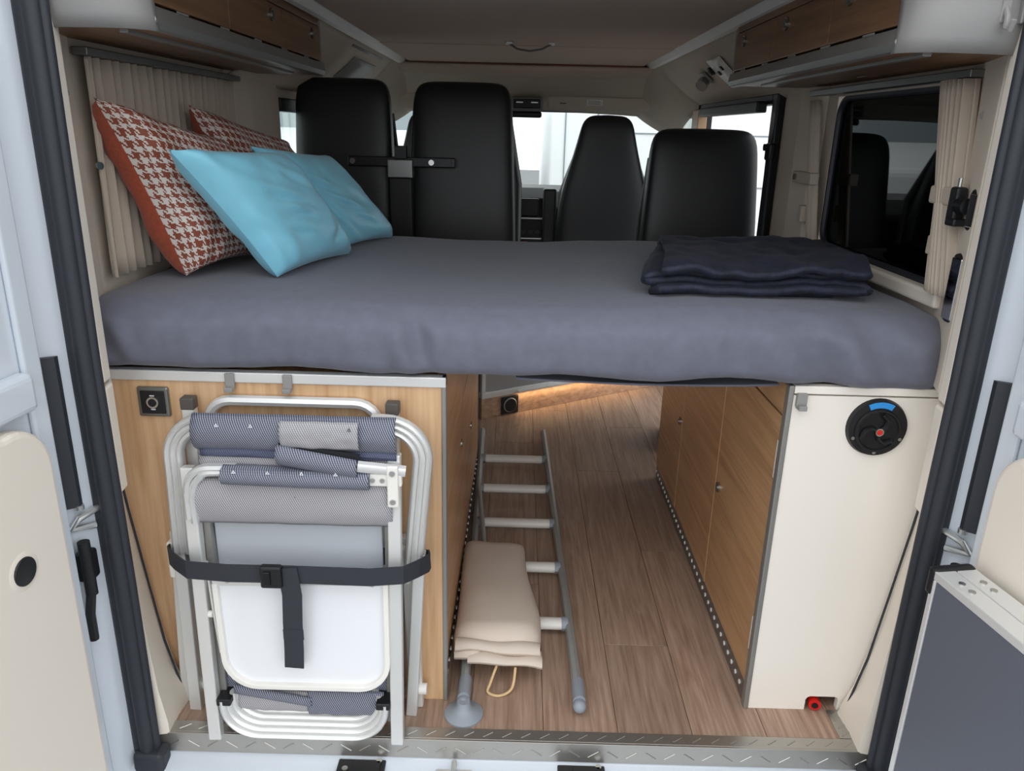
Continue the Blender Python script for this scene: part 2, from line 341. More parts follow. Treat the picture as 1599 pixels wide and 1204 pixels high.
# windscreen with pillars
wsx = sgroup('window_1')
b = NB(); sheet(b, lambda u, v: ((-.80 + 1.66 * u) * (1 + .08 * v), 3.42 + .62 * v + .10 * math.sin(math.pi * u), 1.462 - .47 * v - .02 * (2 * u - 1) ** 2), 12, 4); obj('windscreen', b, 'clear_glass', wsx, True)
for s in (-1, 1):
    obj('pillar', tube(NB(), [(s * .86 + .03, 3.38, 1.50), (s * .885 + .03, 3.62, 1.25), (s * .93 + .03, 3.98, .95)], .045, 8, .05), 'beige_lining', wsx, True)
bx('screen_frame', (-.86, 3.44, 1.462), (.92, 3.50, 1.50), 'rubber', wsx, .006)
# right rear window: privacy glass with rubber frame
def rrect(y0, y1, z0, z1, r): 
    return arc(y0 + r, z0 + r, r, 180, 270, 6) + arc(y1 - r, z0 + r, r, 270, 360, 6) + arc(y1 - r, z1 - r, r, 0, 90, 6) + arc(y0 + r, z1 - r, r, 90, 180, 6)
w2 = sgroup('window_2'); obj('pane', prism(NB(), rrect(.19, .985, 1.04, 1.465, .05), 'x', .945, .95), 'tinted_glass', w2)
p = rrect(.192, .983, 1.042, 1.463, .05); obj('gasket', tube(NB(), [(.938, a, z) for a, z in p + p[:2]], .009, 6, up=(1, 0, 0)), 'rubber', w2, True)
bx('window_ledge', (.895, .2, 1.005), (.93, 1.06, 1.04), 'cream', w2, .008)
# open sliding door doorway: black seals and blind cassette
w3 = sgroup('door_3')
for a, c in (((.90, 1.47, .0), (.945, 1.53, 1.50)), ((.90, 1.53, 1.462), (.945, 2.75, 1.50)), ((.915, 2.62, 0), (.945, 2.66, 1.47)), ((.90, 2.70, 0), (.945, 2.76, 1.5))): bx('door_seal', a, c, 'black_plastic', w3, .006)
bx('blind_cassette', (.86, 1.58, 1.435), (.90, 2.55, 1.475), 'black_plastic', w3, .006)
w4 = sgroup('window_4'); bx('pane', (-.95, 1.66, 1.035), (-.945, 2.45, 1.45), 'clear_glass', w4, 0); bx('window_frame', (-.945, 1.66, 1.40), (-.92, 2.45, 1.45), 'black_plastic', w4, .005)
w5 = sgroup('window_5'); bx('pane', (.945, 2.9, 1.035), (.95, 3.6, 1.44), 'clear_glass', w5, 0); bx('window_frame', (.92, 2.86, 1.035), (.945, 2.92, 1.46), 'black_plastic', w5, .005)
w6 = sgroup('window_6'); bx('pane', (-.95, 2.7, 1.035), (-.945, 3.6, 1.44), 'clear_glass', w6, 0); bx('window_frame', (-.945, 2.66, 1.035), (-.92, 2.72, 1.46), 'black_plastic', w6, .005)
tag(bx('door_post_panel', (.86, 2.56, .95), (.905, 2.70, 1.47), 'oak', None, .004), 'narrow light wood panel beside the sliding door window', 'panel')
# rear doors, opened outwards
def rear_door(s, n, ang):
    hx, hy = .015 + s * .889, -.108
    d = Vector((s * math.sin(ang), -math.cos(ang), 0)); nrm = Vector((-s * math.cos(ang), -math.sin(ang), 0))
    mt = Matrix(((d.x, nrm.x, 0, hx), (d.y, nrm.y, 0, hy), (0, 0, 1, 0), (0, 0, 0, 1)))   # local: x along door, y inward
    e = sgroup('door_%d' % n)
    def part(name, bm, m, bevel=0, smooth=False): bmesh.ops.transform(bm, matrix=mt, verts=bm.verts[:]); return obj(name, bm, m, e, smooth, bevel)
    part('door_shell', box(NB(), (0, -.05, -.35), (.78, .0, 1.6)), 'paint', .012)
    part('door_frame', prism(NB(), [(.0, -.35), (.045, -.35), (.045, 1.6), (.0, 1.6)], 'y', 0, .012), 'paint', .006)
    for z0, z1 in ((.86, .93), (1.5, 1.6)): part('door_frame', box(NB(), (.05, 0, z0), (.78, .035, z1)), 'paint', .012)
    pl = [(.045, -.32), (.74, -.32), (.74, .90), (.30, .875)] + arc(.045 + .09, .755, .09, 80, 180, 8)
    part('door_lining', prism(NB(), pl, 'y', .0, .038), 'cream', .012)
    if s < 0: part('plug', disc(NB(), (.165, .037, .60), .026, .006, 'y', 24), 'black_plastic', .002, True)
    if s < 0: part('plug_rim', disc(NB(), (.165, .0365, .60), .040, .003, 'y', 28, .032), 'cream', 0, True)
    part('lining_handle', box(NB(), (.30, .038, .02), (.42, .063, .05)), 'black_plastic', .008)
    part('door_glass', box(NB(), (.08, -.03, .93), (.75, -.025, 1.5)), 'tinted_glass')
rear_door(-1, 1, math.radians(5)); rear_door(1, 2, math.radians(5))
# sill hardware
for x in (-.335, .175):
    t = thing('sill_latch', 'black latch bracket bolted to the painted rear sill %s' % ('in front of the folding chairs' if x < 0 else 'in front of the ladder'), 'bracket', (x, -.03, -.07), 'sill latch brackets')
    bx('plate', (x - .055, -.062, -.068), (x + .055, -.012, -.052), 'black_plastic', t, .003); bx('rib', (x - .02, -.055, -.052), (x + .045, -.02, -.047), 'black_plastic', t, .002)
    for dx, dy in ((-.035, -.045), (.04, -.02)): obj('bolt', disc(NB(), (x + dx, dy, -.053), .007, .006, 'z', 12), 'steel', t, True)
t = thing('door_striker', 'bare metal door striker on the painted rear sill', 'striker', (-.12, -.04, -.07))
b = NB(); box(b, (-.165, -.07, -.07), (-.075, -.02, -.06)); obj('base_plate', b, 'alu', t, bevel=.01)
obj('striker_loop', tube(NB(), [(-.12, -.02, -.06), (-.12, -.02, -.045), (-.12, -.06, -.045), (-.12, -.065, -.06)], .006, 8, up=(1, 0, 0)), 'alu', t, True)
for x in (-.148, -.092): obj('bolt', disc(NB(), (x, -.05, -.061), .01, .008, 'z', 12), 'steel', t, True)

# ================================================================== FURNITURE
# left cabinet
lc = thing('storage_cabinet', 'light oak rear cabinet under the bed with folding chairs strapped before it', 'cabinet', (-.53, .8, 0))
bx('rear_panel', (-.925, .132, 0), (-.160, .15, .838), 'oak', lc, .001)
bx('edge_strip', (-.160, .128, 0), (-.150, .152, .845), 'alu_profile', lc, .002)
bx('body', (-.925, .15, 0.0), (-.172, 1.58, .838), 'walnut', lc, .002)
for i, (y0, y1, z0, z1) in enumerate(((.155, .70, .06, .83), (.704, 1.14, .06, .60), (.704, 1.14, .604, .83), (1.144, 1.575, .06, .83))):
    d = bx('door', (-.172, y0, z0), (-.156, y1, z1), 'walnut', lc, .002)
    l = obj('lock', disc(NB(), (-.158, y1 - .05, (z0 + z1) / 2 + .03), .013, .006, 'x', 16), 'steel', d, True)
bx('top_rail', (-.925, .126, .822), (-.15, .15, .845), 'alu_light', lc, .002)
b = NB()
for i in range(30): disc(b, (-.158, .2 + i * .046, .03), .006, .004, 'x', 8)
o = obj('rivets', b, 'alu_light', lc, True); o['kind'] = 'stuff'; bx('kick_strip', (-.170, .15, .004), (-.157, 1.575, .056), 'alu_dark', lc, .001)
for x in (-.614, -.490):
    h = thing('coat_hook', 'small grey plastic hook above the chairs, %s' % ('nearer the socket' if x < -.55 else 'farther from the socket'), 'hook', (x, .12, .83), 'hooks above the chairs')
    bx('plate', (x - .010, .119, .812), (x + .010, .126, .844), 'grey_plastic', h, .002); bx('lip', (x - .009, .105, .806), (x + .009, .126, .816), 'grey_plastic', h, .002)
sk = thing('power_socket', 'square bronze-framed black socket on the oak cabinet', 'socket', (-.785, .13, .74))
bx('frame', (-.819, .122, .740), (-.751, .132, .808), 'alu_dark', sk, .004); bx('insert', (-.811, .119, .748), (-.759, .124, .800), 'black_plastic', sk, .002)
obj('outlet', disc(NB(), (-.785, .117, .774), .013, .004, 'y', 18), 'chrome', sk, True); obj('outlet_hole', disc(NB(), (-.785, .116, .774), .009, .004, 'y', 18), 'black_plastic', sk, True)
for z in (.788, .757): bx('marking', (-.79, .1185, z), (-.78, .1195, z + .003), 'grey_panel', sk, 0)
# bench base with fridge / angled unit at the far end of the aisle
bb = thing('bench_base', 'grey seat bench base at the far end of the oak cabinet', 'bench', (-.5, 1.8, 0)); bx('box', (-.925, 1.6, 0), (-.18, 2.05, .5), 'grey_plastic', bb, .01); bx('corner_post', (-.185, 1.6, 0), (-.168, 1.68, .5), 'alu_dark', bb, .006)
au = thing('entry_unit', 'low angled unit with wood plinth, grey panel and silver frame at the far aisle end', 'unit', (.3, 2.45, 0))
A = Vector((-.165, 2.085)); Bq = Vector((.80, 2.70)); dd = (Bq - A).normalized(); nn = Vector((-dd.y, dd.x))
def slab(name, s0, s1, t0, t1, z0, z1, m, bev=.002, par=au):
    pts = [A + dd * s0 + nn * t0, A + dd * s1 + nn * t0, A + dd * s1 + nn * t1, A + dd * s0 + nn * t1]
    return obj(name, prism(NB(), [(p.x, p.y) for p in pts], 'z', z0, z1), m, par, bevel=bev)
slab('plinth', 0, 1.15, 0, .02, 0, .105, 'plinth_wood'); slab('silver_frame', 0, 1.15, -.004, .03, .105, .135, 'alu_light'); slab('panel', 0, 1.15, .01, .03, .135, .47, 'grey_plastic'); slab('silver_frame', 0, .02, -.004, .03, .135, .47, 'alu_light'); slab('body', 0, 1.15, .03, .12, 0, .47, 'grey_plastic')
vp = A + dd * .16
v = thing('round_vent', 'black round floor vent set in the wood plinth', 'vent', (vp.x, vp.y, .05))
slab('frame', .11, .21, -.008, .0, .005, .098, 'black_plastic', .008, v)
c = A + dd * .16 + nn * -.009
obj('ring', disc(NB(), (c.x, c.y, .052), .038, .004, (-nn.x, -nn.y, 0), 24, .033), 'grey_plastic', v, True); obj('grille', disc(NB(), (c.x - nn.x * .002, c.y - nn.y * .002, .052), .033, .004, (-nn.x, -nn.y, 0), 24), 'black_plastic', v, True)
for k in range(4): slab('slat', .135, .185, -.0155, -.012, .03 + k * .013, .034 + k * .013, 'black_steel', 0, v)
# LED strip under the plinth (warm glow on the floor)
slab('led_profile', .2, 1.0, -.022, -.004, .112, .122, 'alu_light', .001)
led = bpy.data.lights.new('led_strip', 'AREA'); led.shape = 'RECTANGLE'; led.size = .8; led.size_y = .01; led.energy = .35; led.color = (1, .72, .42)
lo = bpy.data.objects.new('led_strip', led); COL.objects.link(lo); q = A + dd * .6 - nn * .02; lo.location = (q.x, q.y, .10); lo.rotation_euler = (math.radians(20), 0, math.atan2(dd.y, dd.x))
# right cabinet
rc = thing('kitchen_cabinet', 'cream-backed cabinet with walnut doors under the right bed end', 'cabinet', (.75, .8, 0))
b = NB(); x0, x1, zt = .598, .928, .825
pts = [(x0, 0), (.738, 0), (.738, .030)] + [(.742, .037), (.748, .040)] + [(.808, .040), (.815, .037), (.818, .030)] + [(.818, 0), (.928, 0), (.928, zt), (x0, zt)]
prism(b, pts, 'y', .132, .15); obj('rear_panel', b, 'cream_panel', rc, bevel=.001)
bx('top_rail', (x0, .128, .829), (.928, .15, .847), 'cream_panel', rc, .002); bx('edge_strip', (.586, .128, 0), (.598, .152, .847), 'alu_profile', rc, .003)
b = NB(); box(b, (.606, .152, 0), (.735, 1.475, .842)); box(b, (.735, .30, 0), (.925, 1.475, .842)); box(b, (.735, .152, .06), (.925, .30, .842)); obj('body', b, 'walnut', rc)
for y0, y1, ly, lz in ((.152, .600, .56, .398), (.606, 1.08, .65, .9), (1.086, 1.472, 1.12, .385)):
    d = bx('door', (.588, y0, .062), (.606, y1, .766), 'walnut', rc, .002)
    if lz < .8:
        obj('lock', disc(NB(), (.582, ly, lz), .015, .008, 'x', 20), 'steel', d, True); obj('lock_button', disc(NB(), (.580, ly, lz), .009, .004, 'x', 16), 'alu_dark', d, True)
    bx('drawer_front', (.588, y0, .771), (.606, y1, .842), 'walnut', rc, .002)
for yy in (.603, 1.083): bx('door_edge', (.5875, yy - .0025, .062), (.60, yy + .0025, .842), 'oak', rc, 0)
bx('kick_strip', (.590, .152, .002), (.604, 1.472, .058), 'alu_dark', rc, .001)
for z in (.62, .16): bx('hinge', (.5865, .1515, z), (.589, .157, z + .09), 'white_plastic', rc, 0)
b = NB()
for i in range(34): disc(b, (.5905, .19 + i * .0385, .032), .006, -.003, 'x', 8)
o = obj('rivets', b, 'white_plastic', rc, True); o['kind'] = 'stuff'
h = thing('coat_hook', 'grey plastic hook on the cream panel beside the silver edge', 'hook', (.613, .12, .82)); bx('plate', (.603, .120, .80), (.625, .132, .832), 'grey_plastic', h, .002); bx('lip', (.604, .106, .797), (.622, .130, .808), 'grey_plastic', h, .002)
fv = thing('filler_cap', 'round black rotary valve cap with blue sticker on the cream panel', 'valve', (.786, .13, .757)); c = (.786, .132, .757)
obj('flange', disc(NB(), c, .066, -.010, 'y', 40, .063), 'black_plastic', fv, True)
obj('ring', tube(NB(), [(.786 + .046 * math.cos(t), .120, .752 + .046 * math.sin(t)) for t in [2 * math.pi * k / 32 for k in range(33)]], .004, 6), 'black_plastic', fv, True)
obj('bowl', disc(NB(), (.786, .123, .752), .042, -.003, 'y', 32), 'black_steel', fv, True)
for k in range(3):
    a0 = 2 * math.pi * k / 3 + .4; obj('blade', tube(NB(), [(.786 + r * math.cos(a0 + tw), .116, .752 + r * math.sin(a0 + tw)) for r, tw in ((.006, 0), (.018, .25), (.030, .6), (.039, 1.1))], .005, 6, .006), 'black_plastic', fv, True)
obj('hub', disc(NB(), (.786, .120, .752), .009, -.010, 'y', 18), 'steel', fv, True); obj('hub_mark', disc(NB(), (.786, .110, .752), .006, -.001, 'y', 14), 'red', fv)
b = NB(); prism(b, arc(.786, .757, .060, 62, 118, 10) + list(reversed(arc(.786, .757, .047, 62, 118, 10))), 'y', .1205, .1225); obj('sticker', b, 'blue_sticker', fv)
for a in (205, 335, 270): obj('screw', disc(NB(), (.786 + .056 * math.cos(math.radians(a)), .122, .757 + .056 * math.sin(math.radians(a))), .004, -.002, 'y', 10), 'steel', fv, True)
rp = thing('drain_plug', 'red plastic plug in the cut-out of the cream panel', 'plug', (.775, .16, 0)); obj('body', disc(NB(), (.77, .19, .018), .013, -.06, (.15, 1, 0), 16), 'red', rp, True); obj('collar', disc(NB(), (.762, .135, .018), .015, -.008, (.15, 1, 0), 16), 'red', rp, True); obj('bore', disc(NB(), (.7605, .126, .018), .008, -.001, (.15, 1, 0), 12), 'black_plastic', rp)

# bed
bd = thing('bed_board', 'bed base board carrying the mattress across the aisle', 'bed base', (0, .6, .84)); bx('board', (-.148, .30, .812), (.584, 1.26, .836), 'white_plastic', bd, .002)
def bedtop(x, y):
    return .995 + .012 * math.cos(x * 1.6) - .006 * math.sin(5 * x + 2) + .006 * noise.noise(Vector((x * 3, y * 3, 1)))
def mat_pt(u, v):
    x = -.925 + 1.85 * u; e = min(u, 1 - u) * 1.85
    rc_ = max(0, 1 - e / .07); inset = .07 * (1 - math.sqrt(max(0, 1 - rc_ * rc_)))
    yf = .112 + inset + .006 * noise.noise(Vector((x * 4, 0, 3))); yb = 1.235 - inset; zt = bedtop(x, .5) - .25 * inset; zb = .847 - .012 * noise.noise(Vector((x * 5, 2, 0))) + .2 * inset
    hy, hz = (yb - yf) / 2, (zt - zb) / 2; cy, cz = (yb + yf) / 2, (zt + zb) / 2; t = v * 2 * math.pi
    # rounded rectangle outline by superellipse
    c, s = math.cos(t), math.sin(t); P = 9.0
    k = (abs(c) ** P + abs(s) ** P) ** (-1 / P)
    yy, zz = c * k, s * k
    rr = .35
    y = cy + hy * (1 - (1 - abs(yy)) * 1.0) * math.copysign(1, yy); z = cz + hz * zz
    # soften the front top edge
    ef = max(0, 1 - (y - yf) / .07); z -= .032 * ef ** 2.2 * max(0, zz) ** 1.5
    # sheet wrinkles near front face
    wf = max(0, min(1, 1 - (y - yf) / .09))
    if wf > 0:
        wv = noise.noise(Vector((x * 9, z * 5, 0))) * .008 + .006 * noise.noise(Vector((x * 26, z * 9 + x * 6, 4))); 
        gth = math.exp(-((x - .72) / .17) ** 2) * .017 * math.sin(42 * x + 28 * z) + math.exp(-((x + .21) / .05) ** 2) * .015 * math.sin(60 * (x + .2) + 22 * z) + math.exp(-((x + .85) / .05) ** 2) * .007 * math.sin(70 * x + 40 * z)
        y += (wv + gth) * wf * (1 - .5 * max(0, zz) ** 4) - .014 * wf * (1 - zz * zz)
        wb = max(0, min(1, (-zz - .1) / .9)) ** 2; z += wb * (-.004 + .009 * noise.noise(Vector((x * 6, 7, 2))) - .012 * math.exp(-((x - .80) / .12) ** 2))
    elif zz > 0: z += .0035 * noise.noise(Vector((x * 7, y * 5, 8)))
    if y > .17: z = max(z, .8485)
    return (x, y, z)
b = NB()
def outline():
    pts = []
    for k in range(26): pts.append((-1, -1 + 2 * k / 26))       # front, upwards
    for k in range(40): pts.append((-1 + 2 * (k / 40) ** 1.6, 1))   # top, towards the cab
    for k in range(6): pts.append((1, 1 - 2 * k / 6))
    for k in range(14): pts.append((1 - 2 * k / 14, -1))
    return [math.atan2(q, p) / (2 * math.pi) for p, q in pts]
us = [0, .004, .009, .015, .022, .03] + [.03 + .94 * i / 170 for i in range(1, 170)] + [.97, .978, .985, .991, .996, 1]
rs = [[mat_pt(u, v) for v in outline()] for u in us]
rings(b, rs)
o = obj('mattress', b, 'sheet', None, True, sub=1)
tag(o, 'wide mattress in a dark grey fitted sheet across the van', 'mattress')
b = NB(); sheet(b, lambda u, v: (.0 + .575 * u, .16 + .13 * v, .838 - .022 * math.sin(math.pi * u) ** .7 * math.sin(math.pi * (v * .8 + .1))), 30, 12); obj('sheet_overhang', b, 'sheet', o, True, solid=.004)

# cushions
def pillow(bm, cs, T, back=False, n=44, pinch=.06, ex=.42, seed=0, wr=.006, creases=()):
    BL, BR, TR, TL = [Vector(c) for c in cs]; ctr = (BL + BR + TR + TL) / 4
    nrm = ((BR - BL).cross(TL - BL)).normalized()
    if nrm.x < 0: nrm = -nrm
    def fn(u, v):
        a, c = 2 * u - 1, 2 * v - 1
        p = (BL * (1 - u) + BR * u) * (1 - v) + (TL * (1 - u) + TR * u) * v
        pu = pinch * (1 - c * c) * abs(a) ** 3; pv = pinch * (1 - a * a) * abs(c) ** 3
        p = p + (ctr - p).normalized() * 0 - (p - ctr) * 0
        p = p - (BR - BL) * .5 * math.copysign(pu, a) - (TL - BL) * .5 * math.copysign(pv, c)
        h = T * (max(0, (1 - a ** 4) * (1 - c ** 4))) ** ex
        wk = noise.noise(Vector((u * 5 + seed, v * 5, seed))) * wr + wr * .8 * math.sin(9 * a * c + 12 * noise.noise(Vector((u * 2, v * 2, seed + 3)))) * (abs(a * c)) ** .5
        for (u0, v0, u1, v1, wd, am) in creases:
            wd, am = wd * 1.5, am * .75
            du, dv = u1 - u0, v1 - v0; tt_ = max(0, min(1, ((u - u0) * du + (v - v0) * dv) / (du * du + dv * dv))); ex_, ey_ = u - u0 - du * tt_, v - v0 - dv * tt_
            dist = (-dv * ex_ + du * ey_) / math.hypot(du, dv); along = math.hypot(ex_, ey_) ** 2 - dist ** 2
            wk += am * (math.exp(-((dist - wd) / wd) ** 2) - 1.2 * math.exp(-((dist + wd * .4) / (wd * .8)) ** 2)) * math.sin(math.pi * min(.95, max(.05, tt_))) * math.exp(-max(0, along) / .004)
        return p + nrm * ((-1 if back else 1) * (h + wk * min(1, h / T * 1.5)))
    sheet(bm, fn, n, n, uv=True); lay = bm.loops.layers.uv.verify()
    def cum(f):
        ps = [f(i / 60) for i in range(61)]; d = [0]
        for a_, b_ in zip(ps, ps[1:]): d.append(d[-1] + (b_ - a_).length)
        return lambda q: d[min(60, int(round(q * 60)))] / .45
    cu_, cv_ = cum(lambda q: fn(q, .5)), cum(lambda q: fn(.5, q))
    for f in bm.faces:
        for l in f.loops: l[lay].uv = (cu_(l[lay].uv[0]), cv_(l[lay].uv[1]))
    return bm
def cushion(label, cs, T, Tb, mf, mb, group, **k):
    c = sum((Vector(q) for q in cs), Vector()) / 4
    e = thing('throw_cushion', label, 'cushion', (c.x, c.y, min(q[2] for q in cs)), group)
    obj('front_cover', pillow(NB(), cs, T, **k), mf, e, True); obj('back_cover', pillow(NB(), cs, Tb, back=True, **k), mb, e, True)
    b = NB(); BL, BR, TR, TL = cs
    return e
cushion('large rust and white houndstooth cushion with orange back nearest the rear pillar', [(-.775, .335, 1.012), (-.70, .66, 1.012), (-.765, .60, 1.31), (-.872, .215, 1.395)], .075, .085, 'houndstooth', 'orange_velvet', 'houndstooth cushions', seed=1, pinch=.08, ex=.4)
cushion('rust houndstooth cushion farther in, leaning on curtain behind the blue cushions', [(-.75, .74, 1.012), (-.68, 1.14, 1.012), (-.765, 1.12, 1.305), (-.855, .64, 1.395)], .06, .06, 'houndstooth', 'orange_velvet', 'houndstooth cushions', seed=4, pinch=.08)
cushion('shiny turquoise cushion lying in front against the big houndstooth cushion', [(-.565, .345, 1.012), (-.475, .72, 1.012), (-.60, .52, 1.285), (-.725, .20, 1.298)], .065, .05, 'turquoise', 'turquoise', 'turquoise cushions', seed=9, wr=.005, creases=((.22, .62, .62, .50, .03, .010), (.30, .45, .66, .38, .028, .009), (.18, .30, .5, .24, .03, .006), (.55, .80, .85, .62, .03, .006), (.6, .12, .85, .25, .03, .006)))
cushion('turquoise cushion half hidden behind another, next to the black seats', [(-.52, .80, 1.012), (-.415, 1.08, 1.012), (-.575, .90, 1.27), (-.68, .56, 1.30)], .06, .05, 'turquoise', 'turquoise', 'turquoise cushions', seed=15, wr=.005, creases=((.1, .7, .45, .52, .03, .008), (.2, .5, .55, .36, .028, .008), (.35, .3, .65, .2, .03, .006)))

# folded blanket: one serpentine plush sheet
bl = thing('folded_blanket', 'navy plush blanket folded in layers on the bed', 'blanket', (.52, .45, 1.0))
X0, X1, r = .288, .755, .0088; z0 = 1.016
def lay_(z, a, c2, n=14): return [(a + (c2 - a) * k / n, z) for k in range(n + 1)]
def ub(xc, z, rr, d): return [(xc + d * rr * 1.3 * math.sin(math.pi * k / 8), z + rr - rr * math.cos(math.pi * k / 8)) for k in range(1, 8)]
prof = []
for L_ in range(5):
    zz_ = z0 + 2 * r * L_; xa, xb = X0 + .012 + .006 * (L_ % 2), X1 - (.045, .0, .012, .0, .05)[L_]
    prof += lay_(zz_, xb, xa) if L_ % 2 == 0 else lay_(zz_, xa, xb)
    if L_ < 4: prof += ub(xa, zz_, r, -1) if L_ % 2 == 0 else ub(xb, zz_, r, 1)
def blf(u, v):
    k = v * (len(prof) - 1); i = min(int(k), len(prof) - 2); f = k - i; x = prof[i][0] * (1 - f) + prof[i + 1][0] * f; z = prof[i][1] * (1 - f) + prof[i + 1][1] * f
    lay = (z - z0) / (8 * r); y = .235 + .50 * u
    x += .10 * u * (1 - .2 * (x - X0) / .46) + .012 * math.sin(7 * lay + 4 * u); y += .06 * (x - X0) + .02 * math.sin(9 * lay + 2) + .006 * noise.noise(Vector((x * 12, lay * 4, 3)))
    z += (.012 * noise.noise(Vector((x * 7, y * 9, 5))) + .007 * noise.noise(Vector((x * 22, y * 18, 1)))) * (.25 + lay) - .018 * lay * (2 * abs(u - .5)) ** 4 - .006 * lay * math.exp(-((x - X0) / .05) ** 2)
    return (x, y, z)
obj('blanket_layers', sheet(NB(), blf, 50, 200), 'blanket', bl, True, solid=.015)

# seats
def seat(label, cx, cy, ztop, hw_top, hw_bot, zbot, group, shape='square', tilt=.0):
    e = thing('van_seat', label, 'seat', (cx, cy, zbot), group)
    H = ztop - zbot; secs = []
    if shape == 'square': prof = [(0, 1, 1), (.3, 1, 1), (.6, .98, .95), (.85, .95, .85), (.93, .93, .75), (.97, .87, .62), (.99, .78, .45), (1, .60, .2)]
    else: prof = [(0, 1, 1), (.3, 1.02, 1), (.5, .97, .95), (.62, .86, .9), (.78, .68, .8), (.9, .575, .75), (.95, .53, .65), (.98, .45, .5), (1, .32, .25)]
    for f, kw, kd in prof:
        hw = (hw_bot + (hw_top - hw_bot) * f) * kw if shape == 'square' else hw_bot * kw
        secs.append((zbot + H * f, cx, cy + tilt * f, hw, .065 * kd, 5))
    obj('backrest', loft(NB(), secs, 36), 'black_leather', e, True, sub=1)
    obj('side_bolster', tube(NB(), [(cx - hw_bot * .84, cy + .07, zbot), (cx - hw_bot * .83, cy + .07 + tilt * .5, zbot + H * .55), (cx - hw_top * .8, cy + .06 + tilt, zbot + H * .85)], .03, 10), 'black_leather', e, True)
    obj('side_bolster', tube(NB(), [(cx + hw_bot * .93, cy + .07, zbot), (cx + hw_bot * .92, cy + .07 + tilt * .5, zbot + H * .55), (cx + hw_top * .8, cy + .06 + tilt, zbot + H * .85)], .03, 10), 'black_leather', e, True)
    bx('seat_cushion', (cx - hw_bot, cy + .06, zbot - .12), (cx + hw_bot, cy + .52, zbot + .02), 'black_leather', e, .04)
    bx('pedestal', (cx + hw_bot * .1, cy + .1, .0 if zbot < .65 else .5), (cx + hw_bot * .7, cy + .45, zbot - .12), 'black_plastic', e, .01)
    return e
seat('black bench seat back beside the left window, bolted to a bracket', -.715, 1.79, 1.535, .200, .206, .66, 'bench seats', tilt=.03)
seat('black bench seat back in the middle, bolted to a bracket', -.240, 1.79, 1.53, .208, .232, .66, 'bench seats', tilt=.03)
seat('low black seat back beside the sliding door, behind the blanket', .695, 1.60, 1.375, .214, .236, .60, None, tilt=.05)
seat('tapered black cab seat seen between the other seats, facing the windscreen', .445, 2.82, 1.44, .14, .25, .55, None, 'taper', tilt=-.02)
seat('tapered black driver seat hidden behind the bench seats', -.46, 2.82, 1.44, .14, .25, .55, None, 'taper', tilt=-.02)
br = thing('seat_bracket', 'black steel bracket bar bolted across the two bench seat backs', 'bracket', (-.475, 1.70, .9))
bx('cross_bar', (-.685, 1.700, 1.205), (-.262, 1.710, 1.243), 'black_steel', br, .004); bx('clamp_box', (-.52, 1.655, 1.165), (-.425, 1.715, 1.235), 'alu_dark', br, .004); bx('clamp_neck', (-.495, 1.67, 1.235), (-.45, 1.715, 1.285), 'black_steel', br, .003)
bx('post', (-.515, 1.665, .66), (-.43, 1.715, 1.165), 'black_plastic', br, .006)
for x in (-.665, -.59, -.355, -.285): obj('bolt', disc(NB(), (x, 1.70, 1.224), .011, -.008, 'y', 14), 'steel' if x in (-.665, -.355) else 'black_steel', br, True)
sb = thing('seat_belt', 'black seat belt with height adjuster on the pillar by the sliding door', 'seat belt', (.90, 1.46, .9)); obj('webbing', tube(NB(), [(.885, 1.44, 1.29), (.884, 1.43, 1.1), (.883, 1.42, .9)], .004, 4, .024, up=(0, 1, 0), sq=True), 'strap', sb); bx('adjuster', (.875, 1.42, 1.27), (.90, 1.47, 1.33), 'black_plastic', sb, .008); obj('bolt', disc(NB(), (.876, 1.445, 1.315), .012, -.012, 'x', 14), 'black_steel', sb, True)

# cab: dashboard, console, mirror, sun visor
da = thing('dashboard', 'dark dashboard with centre console under the windscreen', 'dashboard', (0, 3.4, .4))
b = NB(); prism(b, [(3.35, .4), (3.95, .4), (4.05, .97), (3.75, 1.02), (3.45, 1.0), (3.32, .9)], 'x', -.9, .93); obj('top', b, 'black_plastic', da, bevel=.03)
b = NB(); prism(b, [(3.02, .35), (3.4, .35), (3.4, 1.02), (3.22, 1.035), (3.10, .98), (3.04, .75)], 'x', -.10, .16); obj('centre_stack', b, 'black_plastic', da, bevel=.015)
sc = bx('screen', (-.02, 3.055, .885), (.105, 3.09, .985), 'black_steel', da, .006); bx('screen_trim', (-.03, 3.07, .868), (.135, 3.085, .878), 'alu', da, .002)
for k in range(3): obj('knob', disc(NB(), (.02 + .04 * k, 3.05, .80), .014, -.02, 'y', 14), 'black_steel', da, True)
bx('hazard_button', (-.0, 3.03, .715), (.045, 3.045, .745), 'red', da, .003); bx('trim_line', (-.08, 3.03, .76), (.14, 3.04, .766), 'alu', da, 0)
tag(bx('raised_armrest', (.125, 2.93, .62), (.20, 3.0, 1.05), 'black_leather', None, .012), 'upright black padded armrest beside the cab seat', 'armrest')
mi = thing('overhead_console', 'dark overhead console with two reading lamps above the windscreen', 'console', (.02, 3.28, 1.46)); bx('housing', (-.07, 3.25, 1.462), (.115, 3.34, 1.535), 'grey_plastic', mi, .012); bx('face', (-.055, 3.243, 1.475), (.10, 3.255, 1.525), 'black_plastic', mi, .006)
for x in (-.02, .065): bx('lamp', (x - .02, 3.238, 1.503), (x + .02, 3.246, 1.511), 'alu', mi, .002)
tag(bx('rear_view_mirror', (-.07, 3.30, 1.425), (.11, 3.33, 1.46), 'black_plastic', None, .012), 'black interior mirror under the overhead console', 'mirror')
vi = thing('sun_visor', 'grey folded sun visor with a white warning label', 'visor', (.42, 3.28, 1.47)); bx('flap', (.14, 3.25, 1.475), (.73, 3.272, 1.545), 'beige_lining', vi, .01); bx('label', (.365, 3.2475, 1.498), (.455, 3.2505, 1.53), 'white_plastic', vi, 0)
b = NB()
